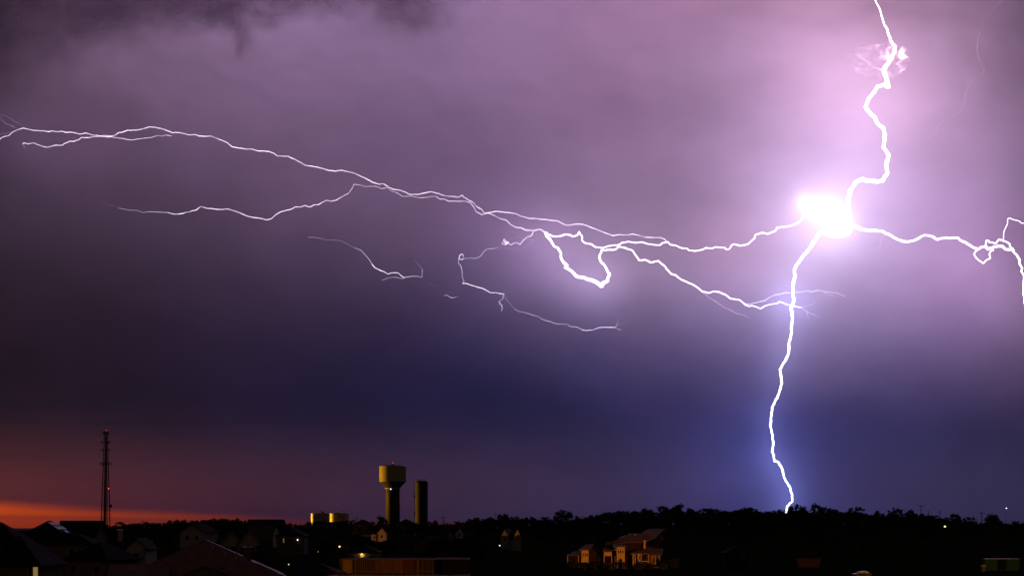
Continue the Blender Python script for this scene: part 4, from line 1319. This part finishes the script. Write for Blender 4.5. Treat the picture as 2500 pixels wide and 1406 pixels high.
# site lamp below the bottom of the picture, in front of the half-built house
sx, sy = -23.0, 214.0
st_ = thing('street_lamp', 'low sodium site lamp below the view, facing the half-built building', 'street lamp', (sx, sy, ground_z(sx, sy)), 0)
MB().tube([(0, 0, -.3), (0, 0, 1.6)], .08, 8).build('pole', M_STEEL, st_)
MB().box(-.3, .3, -.25, .15, 1.6, 2.0).build('lamp_hood', M_STEEL, st_)
MB().box(-.25, .25, .16, .2, 1.65, 1.95).build('bulb', E_AMBER, st_)
ss = bpy.data.lights.new('site_lamp', 'SPOT')
ss.energy = 2.3e4
ss.color = (1.0, .36, .05)
ss.spot_size = math.radians(44)
ss.spot_blend = .7
ss.shadow_soft_size = .2
sso = bpy.data.objects.new('site_lamp', ss)
sso.location = (0, .5, 1.8)
sso.rotation_euler = Vector((2, 47, .3)).to_track_quat('-Z', 'Y').to_euler()
COL.objects.link(sso)
sso.parent = st_

# unseen lamp added below the picture to light pillar, car, skip and container
r3 = thing('street_lamp', 'added unseen sodium lamp below the view, facing the gate pillar', 'street lamp', (95, 250, ground_z(95, 250)), 0)
MB().tube([(0, 0, -.3), (0, 0, 3.2)], .1, 8).build('pole', M_STEEL, r3)
MB().box(-.3, .3, -.25, .15, 3.2, 3.6).build('lamp_hood', M_STEEL, r3)
MB().box(-.25, .25, .16, .2, 3.25, 3.55).build('bulb', E_AMBER, r3)
r3l = bpy.data.lights.new('road_lamp', 'SPOT')
r3l.energy = 1.2e5
r3l.color = (1.0, .52, .10)
r3l.spot_size = math.radians(34)
r3l.spot_blend = .5
r3l.shadow_soft_size = .3
r3o = bpy.data.objects.new('road_lamp', r3l)
r3o.location = (0, .5, 3.4)
r3o.rotation_euler = Vector((20, 140, -1)).to_track_quat('-Z', 'Y').to_euler()
COL.objects.link(r3o)
r3o.parent = r3

# ---- lattice mast on the left
LY = 700.0
l_ = LY / FPX
lb = P(259, 1276, LY)
lg = ground_z(lb.x, LY)
lat = thing('lattice_mast', 'tall lattice radio mast with antennas and red lamps at left', 'mast', (lb.x, LY, lg))
def lz(py): return EYE + (HZ - py) * l_ - lg
def lhw(py): return lerp(py, [1050, 1130, 1276], [.75, 1.25, 2.35])
zs_ = [1062, 1075, 1090, 1105, 1120, 1135, 1150, 1165, 1180, 1195, 1208, 1221, 1232, 1243, 1253, 1263, 1273]
def leg(i, py):
    a = [math.radians(215), math.radians(335), math.radians(95)][i]
    r = lhw(py) * 1.12
    return Vector((r * math.cos(a), r * math.sin(a), lz(py)))
for i in range(3):
    top_, bot_ = leg(i, 1056), leg(i, 1276)
    bot_.z = -.5
    MB().tube([bot_, leg(i, 1200), leg(i, 1130), top_], [.26, .24, .2, .16], 8).build('leg', M_STEEL, lat)
for a, b in zip(zs_, zs_[1:]):
    for i in range(3):
        j = (i + 1) % 3
        MB().tube([leg(i, b), leg(j, b)], .08, 5).build('strut', M_STEEL, lat)
        MB().tube([leg(i, b), leg(j, a)], .06, 5).build('brace', M_STEEL, lat)
MB().tube([(-.5, -.2, -.4), (-.35, -.1, lz(1150)), (-.1, 0, lz(1062))], [.5, .42, .3], 8).build('cable_run', M_STEEL, lat)
MB().tube([(-1.35, .3, -.4), (-.8, .2, lz(1170))], [.22, .18], 8).build('cable_run', M_STEEL, lat)
def array(py, w, h, n, hh):
    z = lz(py)
    MB().tube([(-w, -.6, z), (w, -.6, z)], .09, 5).build('antenna_arm', M_STEEL, lat)
    MB().tube([(-w, -.6, z), (0, 1.2, z), (w, -.6, z)], .08, 5).build('antenna_arm', M_STEEL, lat)
    for k in range(n):
        x = -w + 2 * w * k / (n - 1)
        MB().box(x - .17, x + .17, -.85, -.62, z - h, z + hh).build('antenna', M_STEEL, lat)
array(1057, 1.3, .9, 6, .9)
array(1079.5, 2.3, .55, 7, .6)
array(1098, 2.0, .6, 5, .6)
array(1131.5, 2.7, .75, 6, .75)
MB().tube([(0, 0, lz(1060)), (.2, 0, lz(1049.5))], .1, 6).build('whip', M_STEEL, lat)
MB().lathe([(.05, 0), (.18, .1), (.18, .35), (.05, .45)], 10, (.2, 0, lz(1051))).build('beacon', E_RED, lat)
dish = MB().lathe([(.1, 0), (.75, .25), (.85, .5), (.8, .5), (.1, .1)], 20).build('dish', M_STEEL, lat)
dish.location = (2.3, -.6, lz(1235))
dish.rotation_euler = (PI / 2, 0, .6)
MB().box(1.35, 1.85, -1.0, -.5, lz(1190), lz(1185)).build('lamp_bracket', M_STEEL, lat)
MB().lathe([(.08, 0), (.30, .2), (.30, .6), (.1, .8)], 12, (1.55, -1.05, lz(1194))).build('beacon', E_RED, lat)

# ------------------------------------------------------------------ utility poles and lamps
def pole(label, px, pytop, Y, arms, name='utility_pole', r=.16):
    x = (px - 1250) / FPX * Y
    gz = ground_z(x, Y)
    h = EYE + (HZ - pytop) / FPX * Y - gz
    t = thing(name, label, 'utility pole', (x, Y, gz), 0, 'utility poles on the ridge')
    MB().tube([(0, 0, -.5), (0, 0, h)], [r * 1.2, r], 8).build('pole', M_WOOD, t)
    for dz, w in arms:
        c = MB().box(-w, w, -.18, -.02 - r, h - dz - .14, h - dz + .1).build('crossarm', M_WOOD, t)
        for s in (-.9, -.5, .5, .9):
            MB().lathe([(.07, 0), (.09, .12), (.04, .3)], 8, (s * w, -.14, h - dz + .1)).build('insulator', M_METAL, c)
    return t
pole('tallest utility pole on the right skyline, single wide crossarm', 2248.5, 1232, 800, [(.6, 1.65)], r=.2)
pole('utility pole with one wide crossarm near the right edge', 2397, 1248, 740, [(.8, 1.65)], r=.2)
pole('short utility pole with a stubby crossarm right of the tallest pole', 2294, 1246.5, 790, [(.5, .65)], r=.17)
pole('bare stub of a pole right of the tallest utility pole', 2266.5, 1245, 795, [], r=.17)
pole('bare thin post left of the utility pole near the right edge', 2385, 1264, 740, [], r=.14)
pole('thin stub post rising from the bushy skyline tree left of tallest pole', 2211, 1242, 805, [], r=.14)
pole('small utility pole with two crossarms right of the standpipe', 1082.5, 1261.5, 760, [(.3, .85), (2.3, .7)], r=.15)
pole('small utility pole with an aerial mast on the skyline right of centre', 1209, 1247, 780, [(1.8, .8)], r=.1)
pole('tiny pole behind the hip roof left of the big water tower', 871, 1261, 720, [(.5, .5)], r=.1)

def lamp(label, px, py, Y, m, size=.35, head=1.0, arm=.9):
    x = (px - 1250) / FPX * Y
    gz = ground_z(x, Y)
    h = EYE + (HZ - py) / FPX * Y - gz
    t = thing('street_lamp', label, 'street lamp', (x, Y, gz), 0, 'street lamps lit in the dark')
    MB().tube([(arm, 0, -.4), (arm, 0, h - .2), (arm * .7, 0, h + .35), (0, 0, h + .45)], [.09, .07, .05, .05], 8).build('pole', M_STEEL, t)
    MB().lathe([(size * 1.2, size * .7), (size * 1.1, size * 1.0), (size * .3, size * 1.3)], 12, (0, 0, h)).build('lamp_hood', M_STEEL, t)
    MB().lathe([(size * .2, -size * .8), (size * .85, -size * .4), (size, .1), (size * .9, size * .69)], 12, (0, 0, h)).build('bulb', m, t)
    return t
lamp('white lamp on a tall thin pole at the right edge of the skyline', 2457, 1240, 700, E_WHITE, .30, arm=-.3)
lamp('amber lamp glowing on the dark slope at right', 2307, 1284.5, 640, E_AMBER, .42)
lamp('white street lamp below the big water tower', 896, 1317, 420, E_WHITE, .24)
lamp('amber street lamp with a long glow, left of the white one', 829, 1333.5, 360, E_AMBER, .22)
lamp('small pale lamp left of the half-built building, beside a dark roof', 776, 1345, 330, E_HOT, .2)
lamp('tiny white lamp in the dark trees left of the villa', 1220, 1331, 420, E_WHITE, .16)
lamp('faint white lamp low down at the left edge', 71, 1393, 175, emit('pale_lamp', (.9, .92, 1), 1.0), .08)
lamp('small warm lamp right of the porch light house, above the dark bottom house', 705, 1377, 300, E_HOT, .15)

# ------------------------------------------------------------------ things on the building site at right
def car(px, py, Y):
    x = (px - 1250) / FPX * Y
    gz = ground_z(x, Y)
    t = thing('parked_car', 'parked dark car at the bottom right, its windows glinting orange', 'car', (x, Y, gz), math.radians(12))
    body = [(-2.3, .35), (-2.35, .75), (-2.2, .95), (-1.0, 1.02), (2.0, 1.0), (2.3, .85), (2.35, .4)]
    mb = MB()
    n = len(body)
    mb.add([(p[0], -.9, p[1]) for p in body] + [(p[0], .9, p[1]) for p in body],
           [tuple(range(n)), tuple(range(2 * n - 1, n - 1, -1))] + [(i, i + n, (i + 1) % n + n, (i + 1) % n) for i in range(n)])
    M_CAR = mat('dark_car_paint', (.04, .03, .03), .3, .1, 1, .5)
    mb.build('body', M_CAR, t)
    cab = [(-1.3, 1.0), (-.6, 1.5), (1.3, 1.54), (2.0, 1.0)]
    MB().add([(p[0], -.8 + (.12 if p[1] > 1.2 else 0), p[1]) for p in cab] + [(p[0], .8 - (.12 if p[1] > 1.2 else 0), p[1]) for p in cab],
             [(0, 1, 2, 3), (7, 6, 5, 4), (0, 4, 5, 1), (1, 5, 6, 2), (2, 6, 7, 3), (3, 7, 4, 0)]).build('cabin', M_CAR, t)
    M_CG = mat('car_glass_orange_glint', (.55, .38, .2), .5, .1, 1, .5)  # orange lamp glint put into the glass colour
    for a, b in ((-.95, .25), (.38, 1.55)):
        MB().slab([(a, -.83, 1.08), (b, -.83, 1.08), (b - (.25 if b > 1 else 0), -.74, 1.44), (a + (.35 if a < 0 else 0), -.74, 1.44)], .03).build('window', M_CG, t)
    for wx in (-1.4, 1.4):
        for s in (-1, 1):
            w = MB().tube([(wx, s * .72, .33), (wx, s * .93, .33)], .33, 18).build('wheel', mat('tyre', (.02, .02, .02), .9), t)
            MB().tube([(wx, s * .90, .33), (wx, s * .94, .33)], .19, 14).build('rim', M_METAL, w)
    for s in (-1, 1):
        MB().box(-2.38, -2.3, s * .65 - .18, s * .65 + .18, .62, .78).build('headlight', M_TRIM, t)
car(2104, 1396, 348)

sk = P(1972, 1375, 430)
skz = ground_z(sk.x, 430)
skip = thing('waste_skip', 'low red open waste skip on the dark slope right of villa', 'skip', (sk.x, 430, skz), math.radians(6))
M_RED = mat('red_skip_paint', (.05, .004, .003), .6, .3, 1.5, .3)
h_ = max(1.4, EYE + (HZ - 1362.5) * 430 / FPX - skz)
mb = MB()
a, b = 3.9, 1.1
mb.add([(-a + .8, -b, .15), (a - .8, -b, .15), (a, -b, h_), (-a, -b, h_), (-a + .8, -b + .08, .15), (a - .8, -b + .08, .15), (a, -b + .08, h_), (-a, -b + .08, h_)],
       [(0, 1, 2, 3), (7, 6, 5, 4), (0, 4, 5, 1), (1, 5, 6, 2), (2, 6, 7, 3), (3, 7, 4, 0)])
mb.build('front_side', M_RED, skip)
MB().box(-a + .8, a - .8, -b + .08, b - .08, .05, .2).build('floor', M_RED, skip)
MB().add([(-a + .8, b, .15), (a - .8, b, .15), (a, b, h_), (-a, b, h_), (-a + .8, b - .08, .15), (a - .8, b - .08, .15), (a, b - .08, h_), (-a, b - .08, h_)],
         [(0, 1, 2, 3), (7, 6, 5, 4), (0, 4, 5, 1), (1, 5, 6, 2), (2, 6, 7, 3), (3, 7, 4, 0)]).build('back_side', M_RED, skip)
for s in (-1, 1):
    MB().add([(s * (a - .8), -b + .09, .2), (s * (a - .8), b - .09, .2), (s * a, b - .09, h_), (s * a, -b + .09, h_),
              (s * (a - .88), -b + .09, .2), (s * (a - .88), b - .09, .2), (s * (a - .08), b - .09, h_), (s * (a - .08), -b + .09, h_)],
             [(0, 1, 2, 3), (7, 6, 5, 4), (0, 4, 5, 1), (1, 5, 6, 2), (2, 6, 7, 3), (3, 7, 4, 0)]).build('end_plate', M_RED, skip)
for x in (-2, -.6, .8, 2.2):
    MB().box(x - .06, x + .06, -b - .08, -b - .002, .2, h_ - .05).build('rib', M_RED, skip)

gc = P(2447, 1363, 400)
gz_ = ground_z(gc.x, 400)
cont = thing('shipping_container', 'dark green shipping container with an open dark middle, lower right', 'container', (gc.x, 400, gz_))
M_GRN = mat('green_container_paint', (.018, .05, .016), .6, .25, 1.2, .3)
hc = gc.z - gz_
W_ = 42 * 400 / FPX
MB().box(-W_, W_, 2.4, 2.48, .15, hc - .12).build('back_wall', mat('shaded_back', (.008, .010, .008), .9), cont)  # shade inside the opening put into the back wall's colour
MB().box(-W_ + .02, W_ - .02, .0, 2.4, .0, .15).build('floor', M_GRN, cont)
MB().box(-W_, W_, -.02, 2.5, hc - .12, hc).build('roof', M_METAL, cont)
for s in (-1, 1):
    MB().box(min(s * W_, s * (W_ - .1)), max(s * W_, s * (W_ - .1)), 0, 2.4, .15, hc - .121).build('end_wall', M_GRN, cont)
for a, b in ((-W_ + .12, -W_ * .28), (W_ * .24, W_ - .12)):
    n = int((b - a) / .4)
    mb = MB()
    for i in range(n):
        x0 = a + (b - a) * i / n
        mb.box(x0, x0 + (b - a) / n - .004, (.0 if i % 2 else .06), .1, .152, hc - .125)
    mb.build('corrugated_side', M_GRN, cont)

pc = P(2400.5, 1378, 392)
pg = ground_z(pc.x, 392)
post = thing('gate_pillar', 'pale stone gate pillar left of the green container', 'pillar', (pc.x, 392, pg))
hp = pc.z - pg
MB().box(-.42, .42, -.42, .42, -.3, hp - .5).build('shaft', mat('brown_stone', (.14, .10, .055), .9, .2, 3, .1, 0, .3), post)
MB().box(-.55, .55, -.55, .55, hp - .5, hp).build('capstone', mat('pale_stone', (.36, .28, .16), .9, .15, 3, .1), post)
